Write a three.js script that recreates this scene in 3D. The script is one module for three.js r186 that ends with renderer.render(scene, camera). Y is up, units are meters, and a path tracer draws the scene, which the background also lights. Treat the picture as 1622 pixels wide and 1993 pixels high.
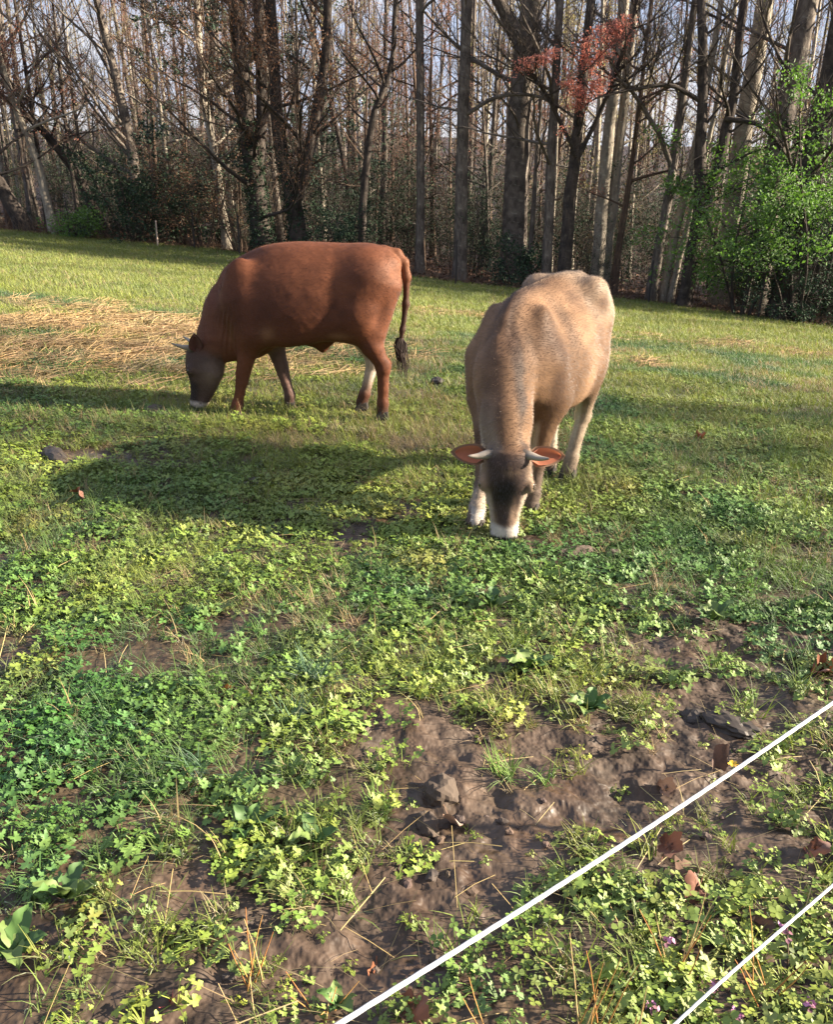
import * as THREE from 'three';
import { mergeGeometries } from 'three/addons/utils/BufferGeometryUtils.js';

// ---------------------------------------------------------------- camera, sky, sun, exposure
const scene = new THREE.Scene();
const camera = new THREE.PerspectiveCamera(63.1, 834 / 1024, 0.05, 900);
const EYE = 1.545, PITCH = THREE.MathUtils.degToRad(20.8);
camera.position.set(0, EYE, 0);
camera.rotation.set(-PITCH, 0, 0);
scene.add(camera);

const renderer = new THREE.WebGLRenderer({ antialias: true });
renderer.toneMapping = THREE.LinearToneMapping;
renderer.toneMappingExposure = 4.65;
renderer.shadowMap.enabled = true;

const SUN_EL = THREE.MathUtils.degToRad(22), SUN_AZ = THREE.MathUtils.degToRad(-5);   // from the right, a touch from behind the scene
const sunDir = new THREE.Vector3(Math.cos(SUN_EL) * Math.cos(SUN_AZ), Math.sin(SUN_EL), Math.cos(SUN_EL) * Math.sin(SUN_AZ));
const sun = new THREE.DirectionalLight(new THREE.Color(1.0, 0.87, 0.69), 5);
sun.position.copy(sunDir).multiplyScalar(80);
sun.target.position.set(0, 0, -10);
sun.castShadow = true;
sun.shadow.radius = 1.6;
sun.shadow.mapSize.set(4096, 4096);
Object.assign(sun.shadow.camera, { left: -60, right: 60, top: 60, bottom: -60, near: 1, far: 220 });
scene.add(sun, sun.target);

// ---------------------------------------------------------------- random numbers and noise
function rngOf(seed) { let a = seed >>> 0; return () => { a = (a + 0x6D2B79F5) >>> 0; let t = a; t = Math.imul(t ^ (t >>> 15), t | 1); t ^= t + Math.imul(t ^ (t >>> 7), t | 61); return ((t ^ (t >>> 14)) >>> 0) / 4294967296; }; }
const hash3 = (x, y, z) => { let h = Math.imul(x, 374761393) ^ Math.imul(y, 668265263) ^ Math.imul(z, 2147483647 - 1274126177); h = Math.imul(h ^ (h >>> 13), 1274126177); h ^= h >>> 16; return (h >>> 0) / 4294967296; };
const fade = (t) => t * t * t * (t * (t * 6 - 15) + 10);
function noise3(x, y, z) {   // value noise, -1..1
  const X = Math.floor(x), Y = Math.floor(y), Z = Math.floor(z), u = fade(x - X), v = fade(y - Y), w = fade(z - Z);
  const m = (a, b, t) => a + (b - a) * t;
  return 2 * m(m(m(hash3(X, Y, Z), hash3(X + 1, Y, Z), u), m(hash3(X, Y + 1, Z), hash3(X + 1, Y + 1, Z), u), v),
    m(m(hash3(X, Y, Z + 1), hash3(X + 1, Y, Z + 1), u), m(hash3(X, Y + 1, Z + 1), hash3(X + 1, Y + 1, Z + 1), u), v), w) - 1;
}
function fbm(x, y, z, n = 4) { let s = 0, a = 0.5, t = 0; for (let i = 0; i < n; i++) { s += a * noise3(x, y, z); t += a; a *= 0.5; x = x * 2.03 + 17.1; y = y * 2.03 + 5.7; z = z * 2.03 + 9.3; } return s / t; }
const clamp = (x, a = 0, b = 1) => Math.min(b, Math.max(a, x));
const ss = (a, b, x) => { const t = clamp((x - a) / (b - a)); return t * t * (3 - 2 * t); };
const lerp = (a, b, t) => a + (b - a) * t;
const mix3 = (a, b, t) => [lerp(a[0], b[0], t), lerp(a[1], b[1], t), lerp(a[2], b[2], t)];

// ---------------------------------------------------------------- sky: pale spring blue with broken bright cloud
{
  const W = 1024, H = 512, data = new Float32Array(W * H * 4);
  for (let j = 0; j < H; j++) {
    const el = ((j + 0.5) / H - 0.5) * Math.PI, y = Math.sin(el), c = Math.cos(el);
    for (let i = 0; i < W; i++) {
      const az = ((i + 0.5) / W - 0.5) * 2 * Math.PI, x = c * Math.cos(az), z = c * Math.sin(az);
      const h = clamp(y, 0, 1), base = mix3([0.265, 0.285, 0.32], [0.08, 0.135, 0.27], Math.pow(h, 0.5));
      const k = 1 / (0.18 + h), q = fbm(x * k * 1.1 + 3, h * 3, z * k * 1.1 + 7, 5), cl = ss(-0.2, 0.25, q) * 0.9;
      const col = mix3(base, [0.305, 0.30, 0.31], cl).map((v) => v * 0.72);
      data.set([...(y < -0.02 ? [0.05, 0.05, 0.045] : col), 1], (j * W + i) * 4);
    }
  }
  const t = new THREE.DataTexture(data, W, H, THREE.RGBAFormat, THREE.FloatType);
  t.mapping = THREE.EquirectangularReflectionMapping; t.magFilter = t.minFilter = THREE.LinearFilter; t.wrapS = THREE.RepeatWrapping; t.needsUpdate = true;
  scene.background = t; scene.environment = t;
}

// ---------------------------------------------------------------- helpers
const taken = {};
const numbered = (name) => { const n = taken[name] = (taken[name] ?? -1) + 1; return n ? `${name}_${String(n).padStart(3, '0')}` : name; };
function shade(o) { o.traverse((m) => { if (m.isMesh) { m.castShadow = true; m.receiveShadow = true; } }); return o; }
function part(name, geometry, material, parent, label) { const m = new THREE.Mesh(geometry, material); m.name = name; if (label) m.userData.label = label; parent.add(m); return shade(m); }
function thing(name, label, category, [x, y, z] = [0, 0, 0], group) {
  const g = new THREE.Group(); g.name = numbered(name); g.position.set(x, y, z); g.userData = { label, category }; if (group) g.userData.group = group; scene.add(g); return g;
}
function single(name, geometry, material, label, category, [x, y, z] = [0, 0, 0], group) {
  const m = new THREE.Mesh(geometry, material); m.name = numbered(name); m.position.set(x, y, z); m.userData = { label, category }; if (group) m.userData.group = group; scene.add(m); return shade(m);
}
function copyOf(o, label, group) { const c = o.clone(); c.name = numbered(o.name.replace(/_\d{3}$/, '')); c.userData = { ...o.userData, label: label ?? o.userData.label }; if (group) c.userData.group = group; scene.add(c); return c; }
const V3 = (x, y, z) => new THREE.Vector3(x, y, z);
const rgb = (r, g, b) => new THREE.Color().setRGB(r, g, b);
function grow(P, I, opt = {}) { const g = new THREE.BufferGeometry(); g.setAttribute('position', new THREE.Float32BufferAttribute(P, 3)); if (opt.uv) g.setAttribute('uv', new THREE.Float32BufferAttribute(opt.uv, 2)); if (opt.color) g.setAttribute('color', new THREE.Float32BufferAttribute(opt.color, 3)); g.setIndex(I); if (opt.normal) g.setAttribute('normal', new THREE.Float32BufferAttribute(opt.normal, 3)); else g.computeVertexNormals(); return g; }
function texture(W, H, fn, srgb = true) {   // fn(u, v) -> [r, g, b] in 0..1 (sRGB values for colour maps)
  const d = new Uint8Array(W * H * 4);
  for (let j = 0; j < H; j++) for (let i = 0; i < W; i++) { const c = fn(i / W, j / H), k = (j * W + i) * 4; d[k] = clamp(c[0]) * 255; d[k + 1] = clamp(c[1]) * 255; d[k + 2] = clamp(c[2]) * 255; d[k + 3] = 255; }
  const t = new THREE.DataTexture(d, W, H); t.wrapS = t.wrapT = THREE.RepeatWrapping; t.magFilter = THREE.LinearFilter; if (srgb) t.colorSpace = THREE.SRGBColorSpace; t.needsUpdate = true; return t;
}
// noise that tiles over 0..1 in both directions
function tileNoise(u, v, f, seed, n = 4, fv = f) { let s = 0, a = 0.5, t = 0; for (let o = 0; o < n; o++) { const U = u * f, V = v * fv, X = Math.floor(U), Y = Math.floor(V), p = fade(U - X), q = fade(V - Y), g = (i, j) => hash3(((i % f) + f) % f, ((j % fv) + fv) % fv, seed + o * 31); s += a * (2 * lerp(lerp(g(X, Y), g(X + 1, Y), p), lerp(g(X, Y + 1), g(X + 1, Y + 1), p), q) - 1); t += a; a *= 0.55; f *= 2; fv *= 2; } return s / t; }

// ---------------------------------------------------------------- the lie of the land (d = metres ahead of the camera, z = -d)
const EDGE = [[-60, 27], [-13.2, 27.9], [-6.4, 27.8], [1.1, 23.9], [6.4, 23.3], [10, 20.4], [16, 18.5], [60, 17]];
function woodEdge(x) { for (let i = 1; i < EDGE.length; i++) if (x < EDGE[i][0]) { const a = EDGE[i - 1], b = EDGE[i]; return lerp(a[1], b[1], clamp((x - a[0]) / (b[0] - a[0]))); } return 17; }
function land(x, d) {
  const xs = clamp(x, -26, 26);
  return -0.66 * ss(5, 24, d) - 0.086 * ss(0, 12, d) * xs * (1 - 0.55 * ss(32, 90, d)) + 9.5 * ss(32, 130, d) + 0.5 * ss(34, 60, d) * fbm(x * 0.05, 0, d * 0.05, 2);
}
const blob = (x, d, cx, cd, rx, rd) => Math.exp(-(((x - cx) / rx) ** 2 + ((d - cd) / rd) ** 2));
// bare wet soil, 0..1
function mud(x, d) {
  const n = fbm(x * 2.1, 3.3, d * 2.1, 3), f = fbm(x * 7, 1.7, d * 7, 3);
  let m = -0.42 + 0.62 * blob(x, d, 0.55, 2.15, 0.65, 0.62) + 0.6 * blob(x, d, 0.18, 1.75, 0.32, 0.32) + 0.55 * blob(x, d, -0.05, 1.42, 0.26, 0.26) + 0.42 * blob(x, d, -0.35, 1.28, 0.45, 0.16)
    + 0.62 * blob(x, d, 0.78, 3.58, 0.24, 0.13) + 0.5 * blob(x, d, 1.2, 2.7, 0.35, 0.3) + 0.85 * blob(x, d, -2.1, 4.85, 0.3, 0.14) + 0.4 * blob(x, d, -0.4, 2.62, 0.16, 0.14) + 0.4 * blob(x, d, 0.05, 4.1, 0.22, 0.14)
    + 0.42 * blob(x, d, -0.22, 2.25, 0.16, 0.2) + 0.3 * blob(x, d, 0.9, 1.55, 0.5, 0.25) + 0.25 * blob(x, d, -0.55, 1.5, 0.4, 0.15) - 0.4 * blob(x, d, -0.75, 2.1, 0.5, 0.5) - 0.3 * blob(x, d, 0.6, 1.25, 0.3, 0.15);
  m += 0.62 * n + 0.6 * f - 0.22 * ss(4, 8, d) + 0.05;
  return clamp(m * 1.6 + 0.18);
}
// dry straw lying on the sward, 0..1
function straw(x, d) {
  const n = fbm(x * 0.8 + 4, 8, d * 0.8, 3), s = 1.15 * blob(x, d, -4.2, 9.4, 2.6, 1.5) + 1.0 * blob(x, d, -2.3, 8.2, 1.3, 1.5) + 0.7 * blob(x, d, -5.2, 7.6, 1.5, 0.8) + 0.9 * blob(x, d, 5.2, 13.4, 2.6, 0.8) + 0.45 * blob(x, d, 0.9, 15, 2.2, 0.9) + 0.5 * blob(x, d, 2.2, 9.6, 1.2, 0.6) + 0.35 * blob(x, d, -0.8, 8.2, 1, .5) + 0.3 * blob(x, d, -1.9, 3.7, 0.45, 0.25);
  const f = fbm(x * 3.1 + 1, 2, d * 3.1, 3); return clamp(s * (0.42 + 1.0 * n + 0.75 * f) - 0.04);
}
function relief(x, d) {
  if (d > 16 || Math.abs(x) > 14) return 0;
  const near = 1 - ss(3, 9, d), m = mud(x, d);
  let h = 0.022 * fbm(x * 2.6, 0.3, d * 2.6, 2) * (1 - ss(10, 16, d));
  if (near > 0) h += near * ((0.008 + 0.02 * m) * fbm(x * 10, 4.2, d * 10, 3) + 0.013 * m * fbm(x * 30, 6.1, d * 30, 2) - 0.014 * m);
  return h;
}
const groundY = (x, d) => land(x, d) + relief(x, d);

// ---------------------------------------------------------------- ground: one sheet to the horizon
{
  const axis = (list) => { const out = []; for (let i = 0; i < list.length - 1; i++) { const [a, sa] = list[i], [b, sb] = list[i + 1]; let p = a; while (p < b - 1e-6) { out.push(p); p += lerp(sa, sb, clamp((p - a) / (b - a))); } } out.push(list[list.length - 1][0]); return out; };
  const D = axis([[-40, 6], [-4, 1], [0.6, 0.05], [1.05, 0.014], [2.6, 0.016], [5, 0.06], [12, 0.25], [30, 0.6], [70, 2], [320, 20]]);
  const half = axis([[0, 0.014], [1.3, 0.017], [2.6, 0.07], [8, 0.25], [20, 0.8], [60, 4], [320, 40]]), Xs = [...half.slice(1).map((v) => -v).reverse(), ...half];
  const P = [], UV = [], C = [], I = [], soil = [0.44, 0.37, 0.315];
  for (const d of D) for (const x of Xs) {
    P.push(x, groundY(x, d), -d); UV.push(x / 1.6, d / 1.6);
    const inWood = ss(-0.3, 1.2, d - woodEdge(x) + 0.5 * noise3(x * 0.9, 1, d * 0.9)), m = mud(x, d), s = straw(x, d), g = fbm(x * 0.55, 5, d * 0.55, 3);
    let c = mix3(mix3([0.50, 0.72, 0.18], [0.85, 0.95, 0.28], clamp(0.5 + g)), soil, clamp(m * 1.5 + 0.9 * (1 - ss(3.5, 9, d)) + 0.5 * clamp(fbm(x * 1.3 + 60, 2, d * 1.3, 3))));
    c = mix3(c, [0.55, 0.62, 0.26], 0.0);
    c = mix3(c, [1.5, 1.05, 0.5], s * 0.7);
    c = mix3(c, mix3([0.42, 0.26, 0.17], [0.25, 0.19, 0.14], clamp(0.5 + fbm(x * 0.7, 2, d * 0.7, 3))), inWood);
    C.push(...c);
  }
  const n = Xs.length; for (let j = 0; j < D.length - 1; j++) for (let i = 0; i < n - 1; i++) { const a = j * n + i; I.push(a, a + 1, a + n, a + 1, a + n + 1, a + n); }
  const soilMap = texture(1024, 1024, (u, v) => { const a = tileNoise(u, v, 6, 11, 5), b = tileNoise(u, v, 64, 5, 3), w = tileNoise(u, v, 12, 77, 3), k = 0.36 + 0.10 * a + 0.12 * b; return [k + 0.035 + 0.03 * w, k - 0.015 + 0.01 * w, k - 0.065]; });
  const soilBump = texture(1024, 1024, (u, v) => { const k = 0.5 + 0.3 * tileNoise(u, v, 24, 21, 5) + 0.2 * tileNoise(u, v, 96, 3, 2); return [k, k, k]; }, false);
  const soilRough = texture(512, 512, (u, v) => { const k = 0.62 + 0.3 * tileNoise(u, v, 10, 51, 4); return [k, k, k]; }, false);
  const m = new THREE.MeshStandardMaterial({ map: soilMap, bumpMap: soilBump, bumpScale: 0.012, roughnessMap: soilRough, roughness: 1, vertexColors: true });
  const g = new THREE.Mesh(grow(P, I, { uv: UV, color: C }), m); g.name = 'ground'; g.userData.kind = 'structure'; g.receiveShadow = g.castShadow = true; scene.add(g);
}
// ---------------------------------------------------------------- cattle
// A body is one surface: torso stations, neck, head and limbs as distances joined by a smooth minimum, meshed by surface nets.
function surfaceNets(f, lo, hi, h) {
  const n = [0, 1, 2].map((k) => Math.ceil((hi[k] - lo[k]) / h) + 2), [nx, ny, nz] = n, V = new Float32Array(nx * ny * nz), at = (i, j, k) => i + nx * (j + ny * k), B = 8;
  for (let K = 0; K < nz; K += B) for (let J = 0; J < ny; J += B) for (let I = 0; I < nx; I += B) {
    const c = f(lo[0] + (I + B / 2) * h, lo[1] + (J + B / 2) * h, lo[2] + (K + B / 2) * h), skip = Math.abs(c) > B * h * 1.35;
    for (let k = K; k < Math.min(K + B, nz); k++) for (let j = J; j < Math.min(J + B, ny); j++) for (let i = I; i < Math.min(I + B, nx); i++) V[at(i, j, k)] = skip ? c : f(lo[0] + i * h, lo[1] + j * h, lo[2] + k * h);
  }
  const id = new Int32Array(nx * ny * nz).fill(-1), P = [], F = [];
  for (let k = 0; k < nz - 1; k++) for (let j = 0; j < ny - 1; j++) for (let i = 0; i < nx - 1; i++) {
    let mask = 0; for (let c = 0; c < 8; c++) if (V[at(i + (c & 1), j + ((c >> 1) & 1), k + (c >> 2))] < 0) mask |= 1 << c;
    if (mask === 0 || mask === 255) continue;
    let x = 0, y = 0, z = 0, m = 0;
    for (let a = 0; a < 8; a++) for (const s of [1, 2, 4]) { const b = a | s; if (b === a || ((mask >> a) & 1) === ((mask >> b) & 1)) continue; const va = V[at(i + (a & 1), j + ((a >> 1) & 1), k + (a >> 2))], vb = V[at(i + (b & 1), j + ((b >> 1) & 1), k + (b >> 2))], t = va / (va - vb); x += (a & 1) + t * ((b & 1) - (a & 1)); y += ((a >> 1) & 1) + t * (((b >> 1) & 1) - ((a >> 1) & 1)); z += (a >> 2) + t * ((b >> 2) - (a >> 2)); m++; }
    id[at(i, j, k)] = P.length / 3; P.push(lo[0] + (i + x / m) * h, lo[1] + (j + y / m) * h, lo[2] + (k + z / m) * h);
  }
  const quad = (a, b, c, d, flip) => { if (flip) F.push(a, c, b, a, d, c); else F.push(a, b, c, a, c, d); };
  for (let k = 1; k < nz - 1; k++) for (let j = 1; j < ny - 1; j++) for (let i = 1; i < nx - 1; i++) {
    const v = V[at(i, j, k)] < 0;
    if (v !== V[at(i + 1, j, k)] < 0) quad(id[at(i, j - 1, k - 1)], id[at(i, j, k - 1)], id[at(i, j, k)], id[at(i, j - 1, k)], !v);
    if (v !== V[at(i, j + 1, k)] < 0) quad(id[at(i - 1, j, k - 1)], id[at(i - 1, j, k)], id[at(i, j, k)], id[at(i, j, k - 1)], !v);
    if (v !== V[at(i, j, k + 1)] < 0) quad(id[at(i - 1, j - 1, k)], id[at(i, j - 1, k)], id[at(i, j, k)], id[at(i - 1, j, k)], !v);
  }
  return { P, F };
}
const smin = (a, b, k) => { const h = Math.max(k - Math.abs(a - b), 0) / k; return Math.min(a, b) - h * h * k * 0.25; };
function cone(ax, ay, az, ra, bx, by, bz, rb, kz = 1) {   // tapered capsule, flattened sideways by kz
  const dx = bx - ax, dy = by - ay, dz = (bz - az) * kz, L = dx * dx + dy * dy + dz * dz;
  return (x, y, z) => { const px = x - ax, py = y - ay, pz = (z - az) * kz, t = clamp((px * dx + py * dy + pz * dz) / L), qx = px - t * dx, qy = py - t * dy, qz = pz - t * dz; return (Math.sqrt(qx * qx + qy * qy + qz * qz) - (ra + (rb - ra) * t)) * (kz > 1 ? 0.85 : 1); };
}
function egg(cx, cy, cz, rx, ry, rz) { const r = Math.min(rx, ry, rz); return (x, y, z) => { const a = (x - cx) / rx, b = (y - cy) / ry, c = (z - cz) / rz, q = Math.sqrt(a * a + b * b + c * c); return (q - 1) * r * (0.55 + 0.45 * Math.min(1, q)); }; }
function loft(S, e, ridge = () => 0) {   // stations [x, bottom, top, half width] -> rounded body along x
  const ends = [S[0][0], S[S.length - 1][0]];
  return (x, y, z) => {
    const xc = clamp(x, ends[0], ends[1]); let i = 1; while (i < S.length - 1 && xc > S[i][0]) i++;
    const a = S[i - 1], b = S[i], t = (xc - a[0]) / (b[0] - a[0]), p = S[Math.max(i - 2, 0)], q = S[Math.min(i + 1, S.length - 1)];
    const cr = (k) => 0.5 * (2 * a[k] + (b[k] - p[k]) * t + (2 * p[k] - 5 * a[k] + 4 * b[k] - q[k]) * t * t + (3 * a[k] - p[k] - 3 * b[k] + q[k]) * t * t * t);
    const lo = cr(1), hi = cr(2), w = cr(3), hh = (hi - lo) / 2, u = Math.abs(y - (lo + hi) / 2) / hh, up = Math.max(0, (y - (lo + hi) / 2) / hh), v = Math.abs(z) / (w * (1 - (e > 2.4 ? 0 : ridge(xc)) * Math.min(1.1, up) ** 1.6)), s = Math.pow(Math.pow(u, e) + Math.pow(v, e), 1 / e);
    const d = (s - 1) * Math.min(hh, w) * 0.9, ex = x - xc;
    return ex === 0 ? d : Math.sqrt(Math.max(d, 0) ** 2 + ex * ex) + Math.min(d, 0) * (Math.abs(ex) < 0.001 ? 1 : 0);
  };
}
const HEAD = [[0.0, -0.09, 0.045, 0.082], [0.04, -0.135, 0.06, 0.102], [0.09, -0.175, 0.066, 0.114], [0.15, -0.20, 0.064, 0.118], [0.20, -0.195, 0.048, 0.104], [0.26, -0.172, 0.034, 0.083], [0.33, -0.138, 0.028, 0.067], [0.385, -0.108, 0.034, 0.063], [0.42, -0.085, 0.031, 0.059], [0.438, -0.07, 0.02, 0.050], [0.45, -0.05, 0.004, 0.034]];
function makeCow(o) {
  // head frame: X down the face, Y out of the forehead, Z sideways
  const hx = new THREE.Vector3(...o.face).normalize(), hy = new THREE.Vector3(...o.brow); hy.addScaledVector(hx, -hy.dot(hx)).normalize();
  const hz = new THREE.Vector3().crossVectors(hx, hy), hm = new THREE.Matrix4().makeBasis(hx, hy, hz).setPosition(...o.poll), toHead = hm.clone().invert().elements;
  const torso = loft(o.torso, 2.25, o.ridge), head = loft(HEAD.map((s) => [s[0] * o.headLong, s[1], s[2], s[3]]), 2.5), eyes = [-1, 1].map((s) => egg(0.155, 0.012, s * 0.108, 0.034, 0.026, 0.022)), nostril = [-1, 1].map((s) => egg(0.432 * o.headLong, 0.022, s * 0.04, 0.014, 0.014, 0.012)), mouth = cone(0.40 * o.headLong, -0.055, -0.08, 0.006, 0.40 * o.headLong, -0.055, 0.08, 0.006);
  const joins = o.limbs.map(([k, ...c]) => [k, cone(...c)]).concat(o.lumps.map(([k, ...c]) => [k, egg(...c)]));
  const tail = []; for (let i = 1; i < o.tail.length; i++) { const a = o.tail[i - 1], b = o.tail[i]; tail.push(cone(a[0], a[1], a[2], a[3], b[0], b[1], b[2], b[3])); }
  const f = (x, y, z) => {
    let d = torso(x, y, z);
    for (const [k, q] of joins) d = smin(d, q(x, y, z), k);
    for (const q of tail) d = smin(d, q(x, y, z), 0.025);
    const e = toHead, X = e[0] * x + e[4] * y + e[8] * z + e[12], Y = e[1] * x + e[5] * y + e[9] * z + e[13], Z = e[2] * x + e[6] * y + e[10] * z + e[14];
    if (X > -0.3 && X < 0.7 && Math.abs(Y) < 0.5 && Math.abs(Z) < 0.4) {
      let h = head(X, Y, Z);
      for (const q of eyes) h = smin(h, q(X, Y, Z), 0.02);
      for (const q of nostril) h = -smin(-h, q(X, Y, Z), 0.012);
      h = -smin(-h, mouth(X, Y, Z), 0.012);
      d = smin(d, h, 0.05);
    }
    return d;
  };
  const { P, F } = surfaceNets(f, o.lo, o.hi, 0.0082), N = [], C = [], e = 0.004;
  for (let i = 0; i < P.length; i += 3) {
    let x = P[i], y = P[i + 1], z = P[i + 2], a = f(x + e, y, z) - f(x - e, y, z), b = f(x, y + e, z) - f(x, y - e, z), c = f(x, y, z + e) - f(x, y, z - e), l = Math.hypot(a, b, c) || 1; a /= l; b /= l; c /= l;
    const fold = o.folds ? o.folds(x, y) : 0, w = fold + 0.0035 * fbm(x * 9, y * 9, z * 9, 2) + 0.0005 * noise3(x * 46, y * 46, z * 46); P[i] += a * w; P[i + 1] += b * w; P[i + 2] += c * w; N.push(a, b, c);
    const E = toHead, H = [E[0] * x + E[4] * y + E[8] * z + E[12], E[1] * x + E[5] * y + E[9] * z + E[13], E[2] * x + E[6] * y + E[10] * z + E[14]];
    C.push(...o.coat(x, y, z, a, b, c, H));
  }
  const bodyG = grow(P, F, { color: C }), cow = thing(o.name, o.label, 'cow', o.at); cow.rotation.y = o.turn;
  { // bend the shading normals with the little bumps of the coat
    bodyG.computeVertexNormals();
  }
  part('body', bodyG, new THREE.MeshPhysicalMaterial({ vertexColors: true, roughness: 0.62, sheen: 0.5, sheenRoughness: 0.5, sheenColor: rgb(...o.sheen), specularIntensity: 0.35 }), cow);
  // short coat hair, lying back along the body
  {
    const r = rngOf(o.seed), n = o.hairs, hg = grow([-0.0008, 0, 0, 0.0008, 0, 0, 0, 0.011, 0.005], [0, 1, 2]), im = new THREE.InstancedMesh(hg, new THREE.MeshStandardMaterial({ color: 0xffffff, roughness: 0.6, side: THREE.DoubleSide }), n);
    const m = new THREE.Matrix4(), X = new THREE.Vector3(), Y = new THREE.Vector3(), Z = new THREE.Vector3(), col = new THREE.Color();
    for (let i = 0; i < n; i++) {
      const k = Math.floor(r() * (P.length / 3)) * 3; Z.set(N[k], N[k + 1], N[k + 2]);
      Y.set(-0.8 + 0.5 * (r() - 0.5), -0.55 + 0.5 * (r() - 0.5), 0.6 * (r() - 0.5)); Y.addScaledVector(Z, -Y.dot(Z)).normalize().addScaledVector(Z, 0.12 + 0.3 * r()).normalize();
      X.crossVectors(Y, Z).normalize(); Z.crossVectors(X, Y);
      const long = 0.8 + 0.9 * r(); m.makeBasis(X, Y.clone().multiplyScalar(long), Z).setPosition(P[k], P[k + 1], P[k + 2]); im.setMatrixAt(i, m);
      const t = 0.8 + 0.5 * r(); im.setColorAt(i, col.setRGB(C[k] * t, C[k + 1] * t, C[k + 2] * t));
    }
    im.name = 'coat_hair'; im.userData.kind = 'stuff'; shade(im); cow.add(im);
  }
  // ears, horns, eyes, in the head's frame
  const place = (g) => g.applyMatrix4(hm);
  const skin = new THREE.MeshPhysicalMaterial({ color: rgb(...o.earCol), roughness: 1, transmission: 0.35, thickness: 0, side: THREE.DoubleSide }), inner = new THREE.MeshPhysicalMaterial({ color: rgb(...o.earIn), roughness: 1, transmission: 0.4, thickness: 0, side: THREE.DoubleSide });
  for (const s of [-1, 1]) {
    const axis = V3(o.earAxis[0], o.earAxis[1], s * o.earAxis[2]).normalize(), across = V3(o.earAcross[0], o.earAcross[1], s * o.earAcross[2]); across.addScaledVector(axis, -across.dot(axis)).normalize(); const hollow = V3().crossVectors(axis, across).multiplyScalar(s * (o.earFlip ?? 1));
    const ear = (k, off) => {   // a cupped leaf shape that faces its hollow forward
      const p = [], ix = [], nu = 16, nv = 8, root = V3(0.03, -0.03, s * 0.085);
      for (let i = 0; i <= nu; i++) { const t = i / nu, w = 0.05 * k * Math.pow(Math.max(0, Math.sin(Math.PI * (0.1 + 0.9 * Math.pow(t, 0.85)))), 0.62) * (t < 0.25 ? lerp(0.55, 1, t / 0.25) : 1);
        for (let j = 0; j <= nv; j++) { const v = j / nv * 2 - 1, cup = (1 - v * v) * 0.03 * (1 - 0.6 * t) + 0.02 * t * t, q = root.clone().addScaledVector(axis, 0.185 * (t * k + (1 - k) * 0.5)).addScaledVector(across, v * w).addScaledVector(hollow, -cup + off); p.push(q.x, q.y, q.z); } }
      for (let i = 0; i < nu; i++) for (let j = 0; j < nv; j++) { const a = i * (nv + 1) + j; ix.push(a, a + 1, a + nv + 1, a + 1, a + nv + 2, a + nv + 1); }
      return place(grow(p, ix));
    };
    const e1 = part('ear', ear(1, 0), skin, cow); part('inner_ear', ear(0.8, 0.006), inner, e1);
    const hp = [], hi = [], curve = new THREE.CatmullRomCurve3([[0.012, 0.0, 0.07], [0.01, 0.012, 0.10], [0.012, 0.03, 0.145], [0.004, 0.052, 0.185]].map(([a, b, c]) => new THREE.Vector3(a + o.hornDrop * (c - 0.07), b * o.hornFwd, s * (0.07 + (c - 0.07) * o.hornLong)))), fr = curve.computeFrenetFrames(12), hc = [];
    for (let i = 0; i <= 12; i++) { const t = i / 12, c = curve.getPoint(t), r = (0.026 * (1 - t) + 0.0045) * (1 + 0.05 * Math.sin(i * 2.4) * (1 - t)) * (i === 12 ? 0.3 : 1); for (let j = 0; j < 10; j++) { const a = j / 10 * 2 * Math.PI, q = c.clone().addScaledVector(fr.normals[i], r * Math.cos(a)).addScaledVector(fr.binormals[i], r * Math.sin(a)); hp.push(q.x, q.y, q.z); const k = ss(0.1, 0.5, t) - ss(0.86, 1, t) * 0.75; hc.push(...mix3([0.06, 0.048, 0.04], [0.26, 0.225, 0.185], k)); } }
    for (let i = 0; i < 12; i++) for (let j = 0; j < 10; j++) { const a = i * 10 + j, b = i * 10 + (j + 1) % 10; hi.push(a, b, a + 10, b, b + 10, a + 10); }
    part('horn', place(grow(hp, hi, { color: hc })), new THREE.MeshStandardMaterial({ vertexColors: true, roughness: 0.4 }), cow);
    const eye = new THREE.SphereGeometry(0.017, 16, 12); eye.scale(1.2, 0.8, 0.8); eye.translate(0.157, 0.018, s * 0.1175); part('eye', place(eye), new THREE.MeshPhysicalMaterial({ color: rgb(0.008, 0.006, 0.005), roughness: 0.12, clearcoat: 1 }), cow);
  }
  // hooves: cloven, two claws to a foot
  const horny = new THREE.MeshStandardMaterial({ color: rgb(0.03, 0.024, 0.02), roughness: 0.85 });
  for (const [x, z, yaw] of o.feet) for (const s of [-1, 1]) {
    const sh = new THREE.Shape(); sh.moveTo(-0.038, 0); sh.lineTo(0.05, 0); sh.lineTo(0.012, 0.055); sh.lineTo(-0.032, 0.048); sh.closePath();
    const g = new THREE.ExtrudeGeometry(sh, { depth: 0.022, bevelEnabled: true, bevelSize: 0.009, bevelThickness: 0.009, bevelSegments: 2 }); g.translate(0, 0.004, -0.011); g.rotateY(-s * 0.1); g.translate(0, 0, s * 0.023); g.rotateY(yaw); g.translate(x, o.footY ?? 0, z);
    part('hoof', g, horny, cow);
  }
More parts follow.
